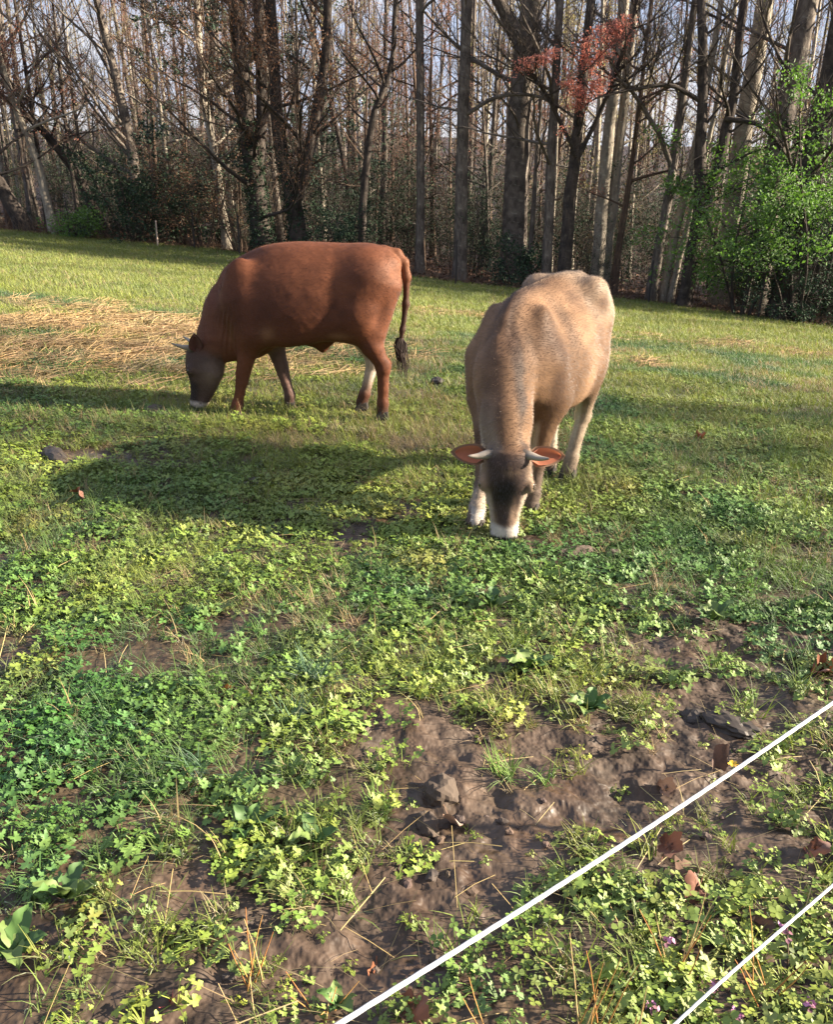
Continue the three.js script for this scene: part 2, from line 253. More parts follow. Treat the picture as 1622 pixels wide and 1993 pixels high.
  // tail switch: a bunch of separate hair locks
  if (o.switchAt) {
    const r = rngOf(o.seed + 9), geos = [];
    for (let i = 0; i < 70; i++) {
      const a = r() * 6.28, q = Math.sqrt(r()) * 0.02, L = 0.16 + 0.16 * r(), b = 0.05 * (r() - 0.5), pts = []; for (let k = 0; k <= 5; k++) { const t = k / 5; pts.push(new THREE.Vector3(o.switchAt[0] + Math.cos(a) * q * (1 + 1.5 * Math.sin(3 * t)) - 0.03 * t + 0.01 * Math.sin(t * 9 + a), o.switchAt[1] - L * t + 0.03 * (r() - 0.5) * t, o.switchAt[2] + Math.sin(a) * q * (1 + 1.4 * Math.sin(3 * t)) + b * t)); }
      geos.push(tubeOf(pts, pts.map((_, k) => 0.0042 * (1 - k / 5.6)), 4));
    }
    part('tail_switch', mergeGeometries(geos), new THREE.MeshStandardMaterial({ color: rgb(0.026, 0.015, 0.011), roughness: 0.9 }), cow);
  }
  return cow;
}
function tubeOf(pts, radii, sides, vScale = 1) {   // a plain tapered tube along points, uv in metres
  const P = [], UV = [], I = [], N = [], T = new THREE.Vector3(), A = new THREE.Vector3(), B = new THREE.Vector3(), ref = new THREE.Vector3(0.31, 0.17, 0.93); let v = 0;
  for (let i = 0; i < pts.length; i++) {
    T.subVectors(pts[Math.min(i + 1, pts.length - 1)], pts[Math.max(i - 1, 0)]).normalize(); if (i) v += pts[i].distanceTo(pts[i - 1]);
    if (i === 0) A.copy(ref); A.addScaledVector(T, -A.dot(T)); if (A.lengthSq() < 1e-6) A.set(1, 0, 0).addScaledVector(T, -T.x); A.normalize(); B.crossVectors(T, A);
    for (let j = 0; j <= sides; j++) { const a = j / sides * 2 * Math.PI, c = Math.cos(a), s = Math.sin(a), r = radii[i]; P.push(pts[i].x + r * (A.x * c + B.x * s), pts[i].y + r * (A.y * c + B.y * s), pts[i].z + r * (A.z * c + B.z * s)); N.push(A.x * c + B.x * s, A.y * c + B.y * s, A.z * c + B.z * s); UV.push(j / sides, v * vScale); }
  }
  for (let i = 0; i < pts.length - 1; i++) for (let j = 0; j < sides; j++) { const a = i * (sides + 1) + j, b = a + sides + 1; I.push(a, a + 1, b, a + 1, b + 1, b); }
  return grow(P, I, { uv: UV, normal: N });
}
const coatN = (x, y, z) => fbm(x * 4, y * 4, z * 4, 3), hairN = (x, y, z) => fbm(x * 14, y * 26, z * 26, 3);
// the red-brown one, side on
makeCow({
  name: 'brown_cow', label: 'reddish brown horned cow grazing side-on, its long dark tail hanging down', at: [-0.79, groundY(-0.79, 6.03) + 0.005, -6.03], turn: Math.PI, seed: 5, hairs: 50000,
  lo: [-0.86, -0.03, -0.38], hi: [1.06, 1.3, 0.38],
  torso: [[-0.665, 0.93, 1.10, 0.085], [-0.60, 0.80, 1.165, 0.155], [-0.50, 0.71, 1.195, 0.205], [-0.38, 0.655, 1.205, 0.235], [-0.22, 0.59, 1.21, 0.26], [-0.06, 0.54, 1.215, 0.275], [0.10, 0.52, 1.213, 0.275], [0.25, 0.505, 1.195, 0.255], [0.37, 0.49, 1.15, 0.22], [0.47, 0.50, 1.085, 0.175], [0.555, 0.57, 0.985, 0.13], [0.615, 0.66, 0.87, 0.085]],
  limbs: [
    [0.10, 0.43, 0.86, 0, 0.185, 0.545, 0.73, 0, 0.15, 1.35], [0.10, 0.545, 0.73, 0, 0.15, 0.64, 0.57, 0, 0.12, 1.3], [0.08, 0.64, 0.57, 0, 0.12, 0.725, 0.42, 0, 0.105, 1.15],
    // near fore (its left), reaching forward
    [0.10, 0.42, 0.84, -0.15, 0.10, 0.36, 0.62, -0.155, 0.088], [0.06, 0.36, 0.62, -0.155, 0.085, 0.445, 0.33, -0.145, 0.049], [0.02, 0.445, 0.33, -0.145, 0.048, 0.455, 0.28, -0.145, 0.044], [0.02, 0.455, 0.28, -0.145, 0.040, 0.50, 0.11, -0.145, 0.034], [0.02, 0.50, 0.11, -0.145, 0.041, 0.525, 0.05, -0.145, 0.042],
    // far fore, standing back
    [0.10, 0.40, 0.84, 0.15, 0.10, 0.29, 0.60, 0.15, 0.085], [0.06, 0.29, 0.60, 0.15, 0.083, 0.215, 0.33, 0.145, 0.049], [0.02, 0.215, 0.33, 0.145, 0.049, 0.205, 0.28, 0.145, 0.045], [0.02, 0.205, 0.28, 0.145, 0.041, 0.165, 0.11, 0.145, 0.035], [0.02, 0.165, 0.11, 0.145, 0.041, 0.172, 0.05, 0.145, 0.042],
    // near hind
    [0.12, -0.46, 0.97, -0.12, 0.17, -0.38, 0.73, -0.15, 0.125, 1.2], [0.08, -0.38, 0.73, -0.15, 0.125, -0.475, 0.53, -0.15, 0.073, 1.1], [0.04, -0.475, 0.53, -0.15, 0.072, -0.553, 0.385, -0.145, 0.05], [0.03, -0.575, 0.40, -0.145, 0.035, -0.553, 0.36, -0.145, 0.047], [0.02, -0.553, 0.37, -0.145, 0.044, -0.548, 0.12, -0.145, 0.035], [0.02, -0.548, 0.12, -0.145, 0.042, -0.54, 0.05, -0.145, 0.044], [0.05, -0.60, 0.92, -0.10, 0.085, -0.52, 0.62, -0.145, 0.06],
    // far hind, a little forward
    [0.12, -0.44, 0.97, 0.12, 0.17, -0.32, 0.73, 0.15, 0.125, 1.2], [0.08, -0.32, 0.73, 0.15, 0.122, -0.395, 0.53, 0.15, 0.072, 1.1], [0.04, -0.395, 0.53, 0.15, 0.07, -0.468, 0.375, 0.145, 0.05], [0.03, -0.488, 0.39, 0.145, 0.034, -0.465, 0.35, 0.145, 0.046], [0.02, -0.465, 0.36, 0.145, 0.043, -0.40, 0.12, 0.145, 0.035], [0.02, -0.40, 0.12, 0.145, 0.042, -0.375, 0.05, 0.145, 0.044], [0.05, -0.59, 0.92, 0.10, 0.085, -0.45, 0.62, 0.145, 0.06],
  ],
  lumps: [[0.06, 0.40, 0.92, -0.165, 0.13, 0.2, 0.07], [0.06, 0.40, 0.92, 0.165, 0.13, 0.2, 0.07], [0.05, -0.62, 1.07, -0.085, 0.05, 0.06, 0.05], [0.05, -0.62, 1.07, 0.085, 0.05, 0.06, 0.05], [0.10, 0.42, 0.53, 0, 0.14, 0.11, 0.10], [0.08, 0.56, 0.58, 0, 0.06, 0.12, 0.035], [0.07, -0.10, 0.545, 0, 0.10, 0.05, 0.05], [0.05, -0.115, 0.50, 0, 0.03, 0.045, 0.025], [0.10, -0.28, 0.66, -0.13, 0.14, 0.09, 0.08], [0.10, -0.26, 0.66, 0.13, 0.14, 0.09, 0.08], [0.08, 0.1, 0.74, -0.2, 0.28, 0.2, 0.085], [0.08, 0.1, 0.74, 0.2, 0.28, 0.2, 0.085]],
  tail: [[-0.57, 1.145, 0, 0.045], [-0.655, 1.135, 0, 0.036], [-0.705, 1.08, -0.005, 0.03], [-0.722, 0.98, -0.01, 0.026], [-0.715, 0.80, -0.015, 0.021], [-0.69, 0.62, -0.015, 0.018], [-0.668, 0.48, -0.015, 0.016], [-0.672, 0.40, -0.015, 0.008]], switchAt: [-0.668, 0.56, -0.015],
  ridge: (x) => 0.12 + 0.25 * ss(0.15, 0.45, x), folds: (x, y) => 0.0045 * Math.sin(x * 170 + y * 40 + 2 * noise3(x * 9, y * 9, 1)) * ss(0.44, 0.5, x) * ss(0.62, 0.56, x) * ss(0.42, 0.5, y) * ss(0.82, 0.7, y),
  poll: [0.80, 0.50, 0], face: [0.11, -1, 0], brow: [1, 0, 0], headLong: 1.02,
  earCol: [0.11, 0.04, 0.022], earIn: [0.13, 0.035, 0.025], earAxis: [-0.72, -0.05, 0.62], earAcross: [0.25, 1, 0.1], earFlip: -1, hornFwd: 2.6, hornLong: 0.75, hornDrop: -0.32, sheen: [0.35, 0.16, 0.08],
  feet: [[0.522, -0.145, 0], [0.17, 0.145, 0], [-0.542, -0.145, 0], [-0.378, 0.145, 0]],
  coat(x, y, z, a, b, c, H) {
    const n = coatN(x, y, z), h = hairN(x, y, z);
    let k = mix3([0.132, 0.046, 0.021], [0.076, 0.026, 0.013], clamp(0.5 + 0.9 * n));
    k = mix3(k, [0.21, 0.09, 0.045], ss(0.05, -0.25, x + 0.5) * ss(0.9, 1.0, y) * 0.5);                                        // paler rump
    if (H[0] < 0.1) k = mix3(k, [0.14, 0.058, 0.036], ss(0.42, 0.62, x) * 0.6);                                                 // greyer neck
    const pale = Math.max(blob(x, y, 0.23, 0.625, 0.05, 0.05), blob(x, y, 0.50, 0.60, 0.025, 0.09) * 0.8, blob(x, y, -0.25, 0.605, 0.07, 0.025) * 1.1) * clamp(1 + 0.6 * n);
    k = mix3(k, [0.23, 0.115, 0.06], clamp(pale) * 0.65);
    if (y < 0.62 && x < -0.25 && z > 0.02 && c < 0.25) k = mix3(k, [0.5, 0.42, 0.34], ss(0.4, -0.3, c) * ss(0.1, 0.3, y) * 0.9);  // whitish inside of the far hind leg
    if (y < 0.5 && x > 0.05 && x < 0.35 && z > 0.02) k = mix3(k, [0.15, 0.10, 0.085], 0.75);                                      // greyer far foreleg
    k = mix3(k, [0.05, 0.027, 0.02], ss(0.17, 0.05, y) * (x > 0.7 ? 0 : 0.8));                                                   // dark pasterns
    if (x < -0.655 && y < 0.9 || (x < -0.68 && y < 1.05)) k = mix3(k, [0.05, 0.026, 0.018], ss(1.05, 0.7, y));
    if (H[0] > -0.04 && x > 0.6) {
      const t = ss(-0.03, 0.10, H[0] + 0.25 * H[1] + 0.05);
      let q = mix3([0.072, 0.045, 0.035], [0.155, 0.11, 0.085], blob(H[0], H[1], 0.18, -0.14, 0.10, 0.07));
      q = mix3(q, [0.022, 0.016, 0.014], ss(-0.01, 0.035, H[1]) * ss(0.08, 0.2, H[0]) * 0.9);
      q = mix3(q, [0.024, 0.018, 0.016], ss(0.22, 0.27, H[0]) * ss(-0.07, -0.01, H[1]) * 0.85);
      
      q = mix3(q, [0.50, 0.42, 0.37], ss(0.375, 0.40, H[0] + 0.1 * H[1] + 0.02 * n));
      q = mix3(q, [0.012, 0.011, 0.012], ss(0.425, 0.44, H[0] + 0.25 * H[1]));
      k = mix3(k, q, t);
    }
    const s = 1 + 0.22 * h; return [k[0] * s, k[1] * s, k[2] * s];
  },
});
// the fawn one, coming head-on
makeCow({
  name: 'fawn_cow', label: 'pale fawn horned cow grazing head-on to the viewer, dark forehead and white muzzle', at: [0.67, groundY(0.67, 4.5) + 0.005, -4.5], turn: -Math.PI / 2 - 0.5, seed: 8, hairs: 60000,
  lo: [-0.80, -0.04, -0.52], hi: [1.12, 1.3, 0.42],
  torso: [[-0.63, 0.9, 1.085, 0.0679], [-0.57, 0.78, 1.14, 0.1272], [-0.47, 0.68, 1.16, 0.1738], [-0.35, 0.62, 1.17, 0.1992], [-0.2, 0.56, 1.165, 0.2163], [-0.05, 0.52, 1.155, 0.2248], [0.1, 0.505, 1.145, 0.2187], [0.24, 0.5, 1.14, 0.1808], [0.36, 0.5, 1.12, 0.1539], [0.46, 0.53, 1.06, 0.123], [0.54, 0.6, 0.97, 0.0923], [0.6, 0.68, 0.88, 0.0616]],
  limbs: [
    [0.12, 0.40, 0.86, 0, 0.18, 0.56, 0.75, -0.03, 0.145, 1.4], [0.10, 0.56, 0.75, -0.03, 0.145, 0.69, 0.58, -0.095, 0.118, 1.2], [0.08, 0.69, 0.58, -0.095, 0.118, 0.775, 0.44, -0.15, 0.10, 1.1],
    // right fore (seen on the left of its head), stepping forward
    [0.10, 0.38, 0.80, 0.165, 0.09, 0.40, 0.60, 0.14, 0.08], [0.06, 0.40, 0.60, 0.14, 0.076, 0.57, 0.34, 0.06, 0.045], [0.02, 0.57, 0.34, 0.06, 0.045, 0.59, 0.29, 0.055, 0.041], [0.02, 0.59, 0.29, 0.055, 0.037, 0.70, 0.11, 0.035, 0.033], [0.02, 0.70, 0.11, 0.035, 0.039, 0.735, 0.05, 0.03, 0.041],
    // left fore
    [0.10, 0.37, 0.80, -0.165, 0.09, 0.29, 0.60, -0.165, 0.078], [0.06, 0.29, 0.60, -0.165, 0.076, 0.335, 0.33, -0.14, 0.046], [0.02, 0.335, 0.33, -0.14, 0.046, 0.34, 0.28, -0.14, 0.042], [0.02, 0.34, 0.28, -0.14, 0.038, 0.36, 0.11, -0.13, 0.033], [0.02, 0.36, 0.11, -0.13, 0.04, 0.38, 0.05, -0.125, 0.042],
    // left hind
    [0.12, -0.42, 0.93, -0.12, 0.16, -0.32, 0.70, -0.15, 0.115, 1.2], [0.08, -0.32, 0.70, -0.15, 0.115, -0.36, 0.52, -0.15, 0.066, 1.1], [0.04, -0.36, 0.52, -0.15, 0.064, -0.40, 0.375, -0.135, 0.045], [0.03, -0.42, 0.39, -0.135, 0.033, -0.40, 0.35, -0.135, 0.043], [0.02, -0.40, 0.36, -0.135, 0.04, -0.30, 0.12, -0.115, 0.033], [0.02, -0.30, 0.12, -0.115, 0.04, -0.27, 0.05, -0.11, 0.043], [0.05, -0.56, 0.90, -0.10, 0.08, -0.43, 0.61, -0.14, 0.058],
    // right hind
    [0.12, -0.42, 0.93, 0.12, 0.16, -0.32, 0.70, 0.13, 0.115, 1.2], [0.08, -0.32, 0.70, 0.13, 0.115, -0.36, 0.52, 0.09, 0.066, 1.1], [0.04, -0.36, 0.52, 0.09, 0.064, -0.41, 0.375, 0.06, 0.045], [0.03, -0.43, 0.39, 0.06, 0.033, -0.41, 0.35, 0.06, 0.043], [0.02, -0.41, 0.36, 0.06, 0.04, -0.34, 0.12, 0.03, 0.033], [0.02, -0.34, 0.12, 0.03, 0.04, -0.32, 0.05, 0.03, 0.043], [0.05, -0.56, 0.90, 0.10, 0.08, -0.42, 0.61, 0.12, 0.058],
  ],
  lumps: [[0.06, 0.35, 0.86, -0.13, 0.10, 0.20, 0.06], [0.06, 0.35, 0.86, 0.13, 0.10, 0.20, 0.06], [0.05, 0.41, 0.72, -0.15, 0.08, 0.09, 0.055], [0.05, 0.41, 0.72, 0.15, 0.08, 0.09, 0.055], [0.09, -0.32, 1.085, -0.175, 0.09, 0.065, 0.06], [0.09, -0.32, 1.085, 0.175, 0.09, 0.065, 0.06], [0.05, -0.58, 1.05, -0.085, 0.05, 0.06, 0.05], [0.05, -0.58, 1.05, 0.085, 0.05, 0.06, 0.05], [0.08, 0.42, 0.55, 0, 0.12, 0.11, 0.085], [0.10, -0.25, 0.63, -0.13, 0.13, 0.09, 0.08], [0.10, -0.25, 0.63, 0.13, 0.13, 0.09, 0.08], [0.09, 0.02, 0.72, -0.2, 0.27, 0.2, 0.08], [0.09, 0.02, 0.72, 0.2, 0.27, 0.2, 0.08]],
  tail: [[-0.55, 1.12, 0, 0.04], [-0.63, 1.10, 0, 0.032], [-0.675, 1.03, 0, 0.027], [-0.68, 0.85, 0.01, 0.02], [-0.67, 0.6, 0.015, 0.016], [-0.67, 0.45, 0.015, 0.009]], switchAt: [-0.67, 0.55, 0.015],
  ridge: (x) => 0.3 + 0.28 * ss(0.05, 0.4, x), poll: [0.835, 0.465, -0.175], face: [0.03, -1, 0.0], brow: [0.91, 0, -0.41], headLong: 1.0,
  earCol: [0.26, 0.16, 0.10], earIn: [0.46, 0.15, 0.07], earAxis: [-0.05, -0.08, 1], earAcross: [1, 0.25, 0], earFlip: 1, hornFwd: 1.0, hornLong: 1.0, hornDrop: 0.06, sheen: [0.5, 0.36, 0.24],
  feet: [[0.732, 0.03, 0], [0.378, -0.125, 0], [-0.272, -0.11, 0], [-0.322, 0.03, 0]],
  coat(x, y, z, a, b, c, H) {
    const n = coatN(x + 3, y, z), h = hairN(x, y, z);
    let k = mix3([0.212, 0.122, 0.067], [0.112, 0.061, 0.033], clamp(0.5 + 1.3 * n));
    k = mix3(k, [0.27, 0.20, 0.14], ss(-0.05, -0.4, x) * ss(0.85, 1.05, y) * 0.8);                        // paler rump
    k = mix3(k, [0.33, 0.255, 0.18], ss(0.55, 0.35, y) * ss(0.15, 0.0, x) * 0.85);                          // pale hind legs
    k = mix3(k, [0.50, 0.43, 0.33], ss(0.75, 0.5, y) * ss(0.2, -0.2, c * Math.sign(z)) * (x < 0.1 ? 1 : 0.7) * ss(0.1, 0.3, y));   // whitish inner legs and belly
    k = mix3(k, [0.085, 0.047, 0.028], clamp(1.05 * Math.max(blob(x, y, 0.36, 0.90, 0.07, 0.14), blob(x, y, 0.40, 0.70, 0.06, 0.10), blob(x, y, -0.05, 1.06, 0.09, 0.05), blob(x, y, 0.16, 0.98, 0.05, 0.10), blob(x, y, -0.3, 1.02, 0.07, 0.05) * 0.7) * (0.6 + 1.2 * clamp(0.5 + n))));
    const stripe = ss(0.075, 0.02, Math.abs(z + 0.015 * n - (x > 0.5 ? -0.9 * (x - 0.5) : 0))) * ss(-0.05, 0.2, x) * ss(0.35, 0.6, b + 0.6 * a + 0.1 * n);
    k = mix3(k, [0.045, 0.028, 0.021], stripe * 0.85);
    k = mix3(k, [0.62, 0.53, 0.42], ss(0.13, 0.2, Math.abs(z + 0.1)) * ss(0.5, 0.6, x) * ss(0.72, 0.6, y) * ss(0.46, 0.55, y) * 0.35);
    k = mix3(k, [0.088, 0.05, 0.031], ss(0.11, 0.03, Math.abs(z + 0.25 * (x - 0.45) - 0.02 + 0.02 * n)) * ss(0.44, 0.56, x) * ss(0.38, 0.5, y) * ss(0.1, 0.5, b + a) * 0.7);
    k = mix3(k, [0.10, 0.07, 0.052], ss(0.17, 0.06, y) * (x > 0.62 ? 0 : 0.7));
    if (H[0] < -0.05 || H[2] > 0.16 || H[1] < -0.22) k = mix3(k, [0.11, 0.085, 0.07], ss(0.34, 0.2, y) * ss(0.25, 0.32, x) * 0.75);
    if (z > -0.02 && x > 0.5 && y < 0.3) k = mix3(k, [0.30, 0.255, 0.215], ss(0.09, 0.12, y) * ss(0.22, 0.17, y) * 0.7);
    if (H[0] > -0.06 && H[1] > -0.24 && Math.abs(H[2]) < 0.16 && x > 0.45) {
      const t = ss(-0.05, 0.03, H[0]), az = Math.abs(H[2]);
      let q = [0.21, 0.14, 0.09];
      const w = 0.105 - 0.3 * Math.max(0, H[0] - 0.16);
      q = mix3(q, [0.05, 0.032, 0.026], ss(w + 0.02, w - 0.03, az + 0.02 * n) * ss(-0.07, 0.0, H[1]) * ss(0.40, 0.33, H[0]));
      q = mix3(q, [0.018, 0.013, 0.012], ss(0.085, 0.03, az) * ss(0.07, 0.15, H[0]) * ss(0.27, 0.2, H[0]) * ss(0, 0.03, H[1]));
      q = mix3(q, [0.26, 0.17, 0.10], blob(H[0], H[2], 0.075, -0.02, 0.022, 0.03) * 0.7 * clamp(0.5 + 2 * h));
      q = mix3(q, [0.30, 0.2, 0.14], blob(H[0], H[2], 0.29, -0.03, 0.06, 0.016) * 0.7);
      q = mix3(q, [0.34, 0.275, 0.215], ss(0.06, 0.085, az + 0.15 * (H[0] - 0.2)) * ss(0.15, 0.22, H[0]) * 0.85);
      q = mix3(q, [0.43, 0.385, 0.335], ss(0.355, 0.38, H[0] + 0.03 * n + 0.25 * az));
      q = mix3(q, [0.012, 0.011, 0.013], ss(0.402, 0.412, H[0] + 0.1 * H[1] - 0.12 * az));
      k = mix3(k, q, t);
    }
    const s = 1 + 0.25 * h; return [k[0] * s, k[1] * s, k[2] * s];
  },
});
// ---------------------------------------------------------------- trees
const barkMap = (seed, lo, hi, lichen) => texture(256, 512, (u, v) => { const f = tileNoise(u, v, 14, seed, 4, 6), g = tileNoise(u, v, 4, seed + 9, 3, 4), l = ss(0.25, 0.5, tileNoise(u, v, 9, seed + 40, 3, 18)) * lichen, k = clamp(0.5 + 0.75 * f); return mix3(mix3(mix3(lo, hi, k), hi, 0.35 * clamp(0.5 + g)), [0.68, 0.69, 0.62], l); });
const barkBump = texture(256, 512, (u, v) => { const k = 0.5 + 0.5 * tileNoise(u, v, 14, 3, 4, 5); return [k, k, k]; }, false);
const bark = (seed, lo, hi, lichen) => { const m = barkMap(seed, lo, hi, lichen); return new THREE.MeshStandardMaterial({ map: m, bumpMap: barkBump, bumpScale: 0.02, roughness: 0.95 }); };
const BARK = { grey: bark(1, [0.24, 0.21, 0.19], [0.47, 0.43, 0.39], 0.3), pale: bark(2, [0.40, 0.37, 0.33], [0.62, 0.58, 0.52], 0.5), dark: bark(3, [0.13, 0.11, 0.10], [0.31, 0.27, 0.24], 0.12), brown: bark(4, [0.22, 0.17, 0.14], [0.42, 0.34, 0.28], 0.15) };
const TWIG = { grey: new THREE.MeshStandardMaterial({ color: rgb(0.13, 0.105, 0.088), roughness: 0.9 }), dark: new THREE.MeshStandardMaterial({ color: rgb(0.07, 0.055, 0.047), roughness: 0.9 }), brown: new THREE.MeshStandardMaterial({ color: rgb(0.13, 0.088, 0.064), roughness: 0.9 }) };
const leafMat = (r, g, b, t = 0.4) => new THREE.MeshPhysicalMaterial({ color: rgb(r, g, b), roughness: 1, transmission: t, thickness: 0, side: THREE.DoubleSide });
const LEAF = { coral: leafMat(0.72, 0.26, 0.18, 0.5), rust: leafMat(0.21, 0.095, 0.04), russet: leafMat(0.24, 0.09, 0.055), straw: leafMat(0.34, 0.30, 0.10), green: leafMat(0.10, 0.21, 0.022, 0.5), holly: leafMat(0.020, 0.045, 0.018, 0.15), pine: leafMat(0.026, 0.048, 0.028, 0.15), brownleaf: leafMat(0.10, 0.068, 0.034) };
class Bag {   // collects tubes into one geometry
  constructor() { this.P = []; this.N = []; this.UV = []; this.I = []; }
  tube(pts, radii, sides) { const g = tubeOf(pts, radii, sides), o = this.P.length / 3, a = g.attributes; for (const v of a.position.array) this.P.push(v); for (const v of a.normal.array) this.N.push(v); for (const v of a.uv.array) this.UV.push(v); for (const v of g.index.array) this.I.push(v + o); }
  get geo() { return grow(this.P, this.I, { uv: this.UV, normal: this.N }); }
}
// a wandering shoot: from p along dir, bending up (or down) and jinking as it goes
function shoot(r, p, dir, len, n, { lift = 0, jink = 0.2 } = {}) { const out = [p.clone()], d = dir.clone().normalize(), q = p.clone(); for (let i = 0; i < n; i++) { d.x += (r() - 0.5) * jink * 2; d.y += (r() - 0.5) * jink * 1.4 + lift / n; d.z += (r() - 0.5) * jink * 2; d.normalize(); q.addScaledVector(d, len / n); out.push(q.clone()); } return out; }
const along = (pts, t) => { const f = clamp(t, 0, 0.9999) * (pts.length - 1), i = Math.floor(f); return { p: pts[i].clone().lerp(pts[i + 1], f - i), d: pts[i + 1].clone().sub(pts[i]).normalize() }; };
function leafBits(r, spots, size, per, spread, flat = 0) {   // small leaf faces round the given points
  const P = [], N = [], I = [];
  for (const s of spots) for (let k = 0; k < per; k++) {
    const c = [s.x + (r() - 0.5) * spread * 2, s.y + (r() - 0.5) * spread * 2, s.z + (r() - 0.5) * spread * 2], z = size * (0.6 + 0.8 * r());
    const n = V3(r() - 0.5, (r() - 0.5) + flat, r() - 0.5).normalize(), a = V3(r() - 0.5, r() - 0.5, r() - 0.5).cross(n).normalize(), b = V3().crossVectors(n, a), o = P.length / 3;
    for (const [u, v] of [[0, 1], [-0.55, 0], [0, -1], [0.55, 0]]) { P.push(c[0] + (a.x * u + b.x * v) * z, c[1] + (a.y * u + b.y * v) * z, c[2] + (a.z * u + b.z * v) * z); N.push(n.x, n.y, n.z); }
    I.push(o, o + 1, o + 2, o, o + 2, o + 3);
  }
  return grow(P, I, { normal: N });
}
/* o: trunk = [[x,y,z,r],...] (first is the base) or height/radius; first = where limbs begin, limbs, side = favoured direction of limbs, buds = leaf material key */
function growTree(seed, o) {
  const r = rngOf(seed), wood = new Bag(), fine = new Bag(), tips = [], stems = o.stems ?? [o.trunk ?? null];
  stems.forEach((st, si) => {
    let pts, rad;
    if (st) { const c = new THREE.CatmullRomCurve3(st.map((q) => V3(q[0], q[1], q[2]))); const n = st.length * 4; pts = []; rad = []; for (let i = 0; i <= n; i++) { const t = i / n, f = t * (st.length - 1), k = Math.min(st.length - 2, Math.floor(f)); pts.push(c.getPoint(t).add(V3((r() - 0.5) * 0.035, 0, (r() - 0.5) * 0.035))); rad.push(lerp(st[k][3], st[k + 1][3], f - k) * (1 + (r() - 0.5) * 0.08)); } }
    else { const H = o.height, n = 9, lean = o.lean ?? 0.02; pts = [V3(0, -0.25, 0)]; rad = [o.radius * 1.25]; let x = 0, z = 0, dx = (r() - 0.5) * lean * 2, dz = (r() - 0.5) * lean * 2; for (let i = 1; i <= n; i++) { dx += (r() - 0.5) * 0.07; dz += (r() - 0.5) * 0.07; x += dx * H / n; z += dz * H / n; pts.push(V3(x, H * i / n, z)); rad.push(o.radius * (1 - 0.86 * Math.pow(i / n, 0.9))); } }
    if (si === 0 || st[0][1] <= 0.1) { rad[0] *= 1.35; pts[0].y -= 0.2; rad[1] *= 1.06; }
    wood.tube(pts, rad, o.sides ?? 8);
    const H = pts[pts.length - 1].y, n1 = Math.round((o.limbs ?? 12) / stems.length), f0 = (o.first ?? 0.3);
    for (let i = 0; i < n1; i++) {
      const t = f0 + (1 - f0) * Math.pow((i + 0.3 + 0.6 * r()) / n1, o.bias ?? 1), { p, d } = along(pts, t), R = rad[Math.floor(t * (rad.length - 1))];
      const a = o.side !== undefined && r() < (o.sided ?? 0.6) ? o.side + (r() - 0.5) * 1.7 : r() * 6.283, el = lerp(o.el0 ?? 0.15, o.el1 ?? 0.9, t) + (r() - 0.5) * 0.5;
      const L = (o.reach ?? 3.2) * (1.15 - 0.75 * t) * (0.55 + 0.75 * r()), dir = V3(Math.cos(a) * Math.cos(el), Math.sin(el), Math.sin(a) * Math.cos(el)), lr = Math.min(R * 0.62, 0.009 + 0.0125 * L);
      const m = 7, limb = shoot(r, p, dir, L, m, { lift: o.lift ?? 0.35, jink: o.jink ?? 0.2 }); wood.tube(limb, limb.map((_, k) => lr * (1 - 0.8 * k / m)), 5);
      const n2 = Math.round((o.subs ?? 6) * (0.7 + 0.6 * r()));
      for (let j = 0; j < n2; j++) {
        const u = 0.18 + 0.82 * (j + r()) / n2, q = along(limb, u), sd = q.d.clone().add(V3(r() - 0.5, r() * 0.7 - 0.2, r() - 0.5).multiplyScalar(1.7)).normalize(), L2 = L * 0.42 * (1.15 - 0.6 * u) * (0.6 + 0.8 * r());
        const sub = shoot(r, q.p, sd, L2, 4, { lift: 0.2, jink: 0.25 }), sr = Math.max(0.0065, lr * 0.42 * (1 - 0.5 * u)); fine.tube(sub, sub.map((_, k) => sr * (1 - 0.55 * k / 4)), 3);
        const n3 = Math.round((o.twigs ?? 6) * (0.6 + 0.8 * r()));
        for (let k = 0; k < n3; k++) { const w = 0.15 + 0.85 * (k + r()) / n3, s = along(sub, w), td = s.d.clone().add(V3(r() - 0.5, r() - 0.35, r() - 0.5).multiplyScalar(1.6)).normalize(), L3 = Math.max(0.18, L2 * 0.5 * (0.5 + r())), tw = shoot(r, s.p, td, L3, 2, { lift: 0.15, jink: 0.3 }); fine.tube(tw, [o.thin ?? 0.0055, 0.0045, 0.0028], 3); tips.push(tw[2], tw[1]); }
        tips.push(sub[4]);
      }
    }
  });
  return { wood: wood.geo, twigs: fine.geo, tips, r };
}
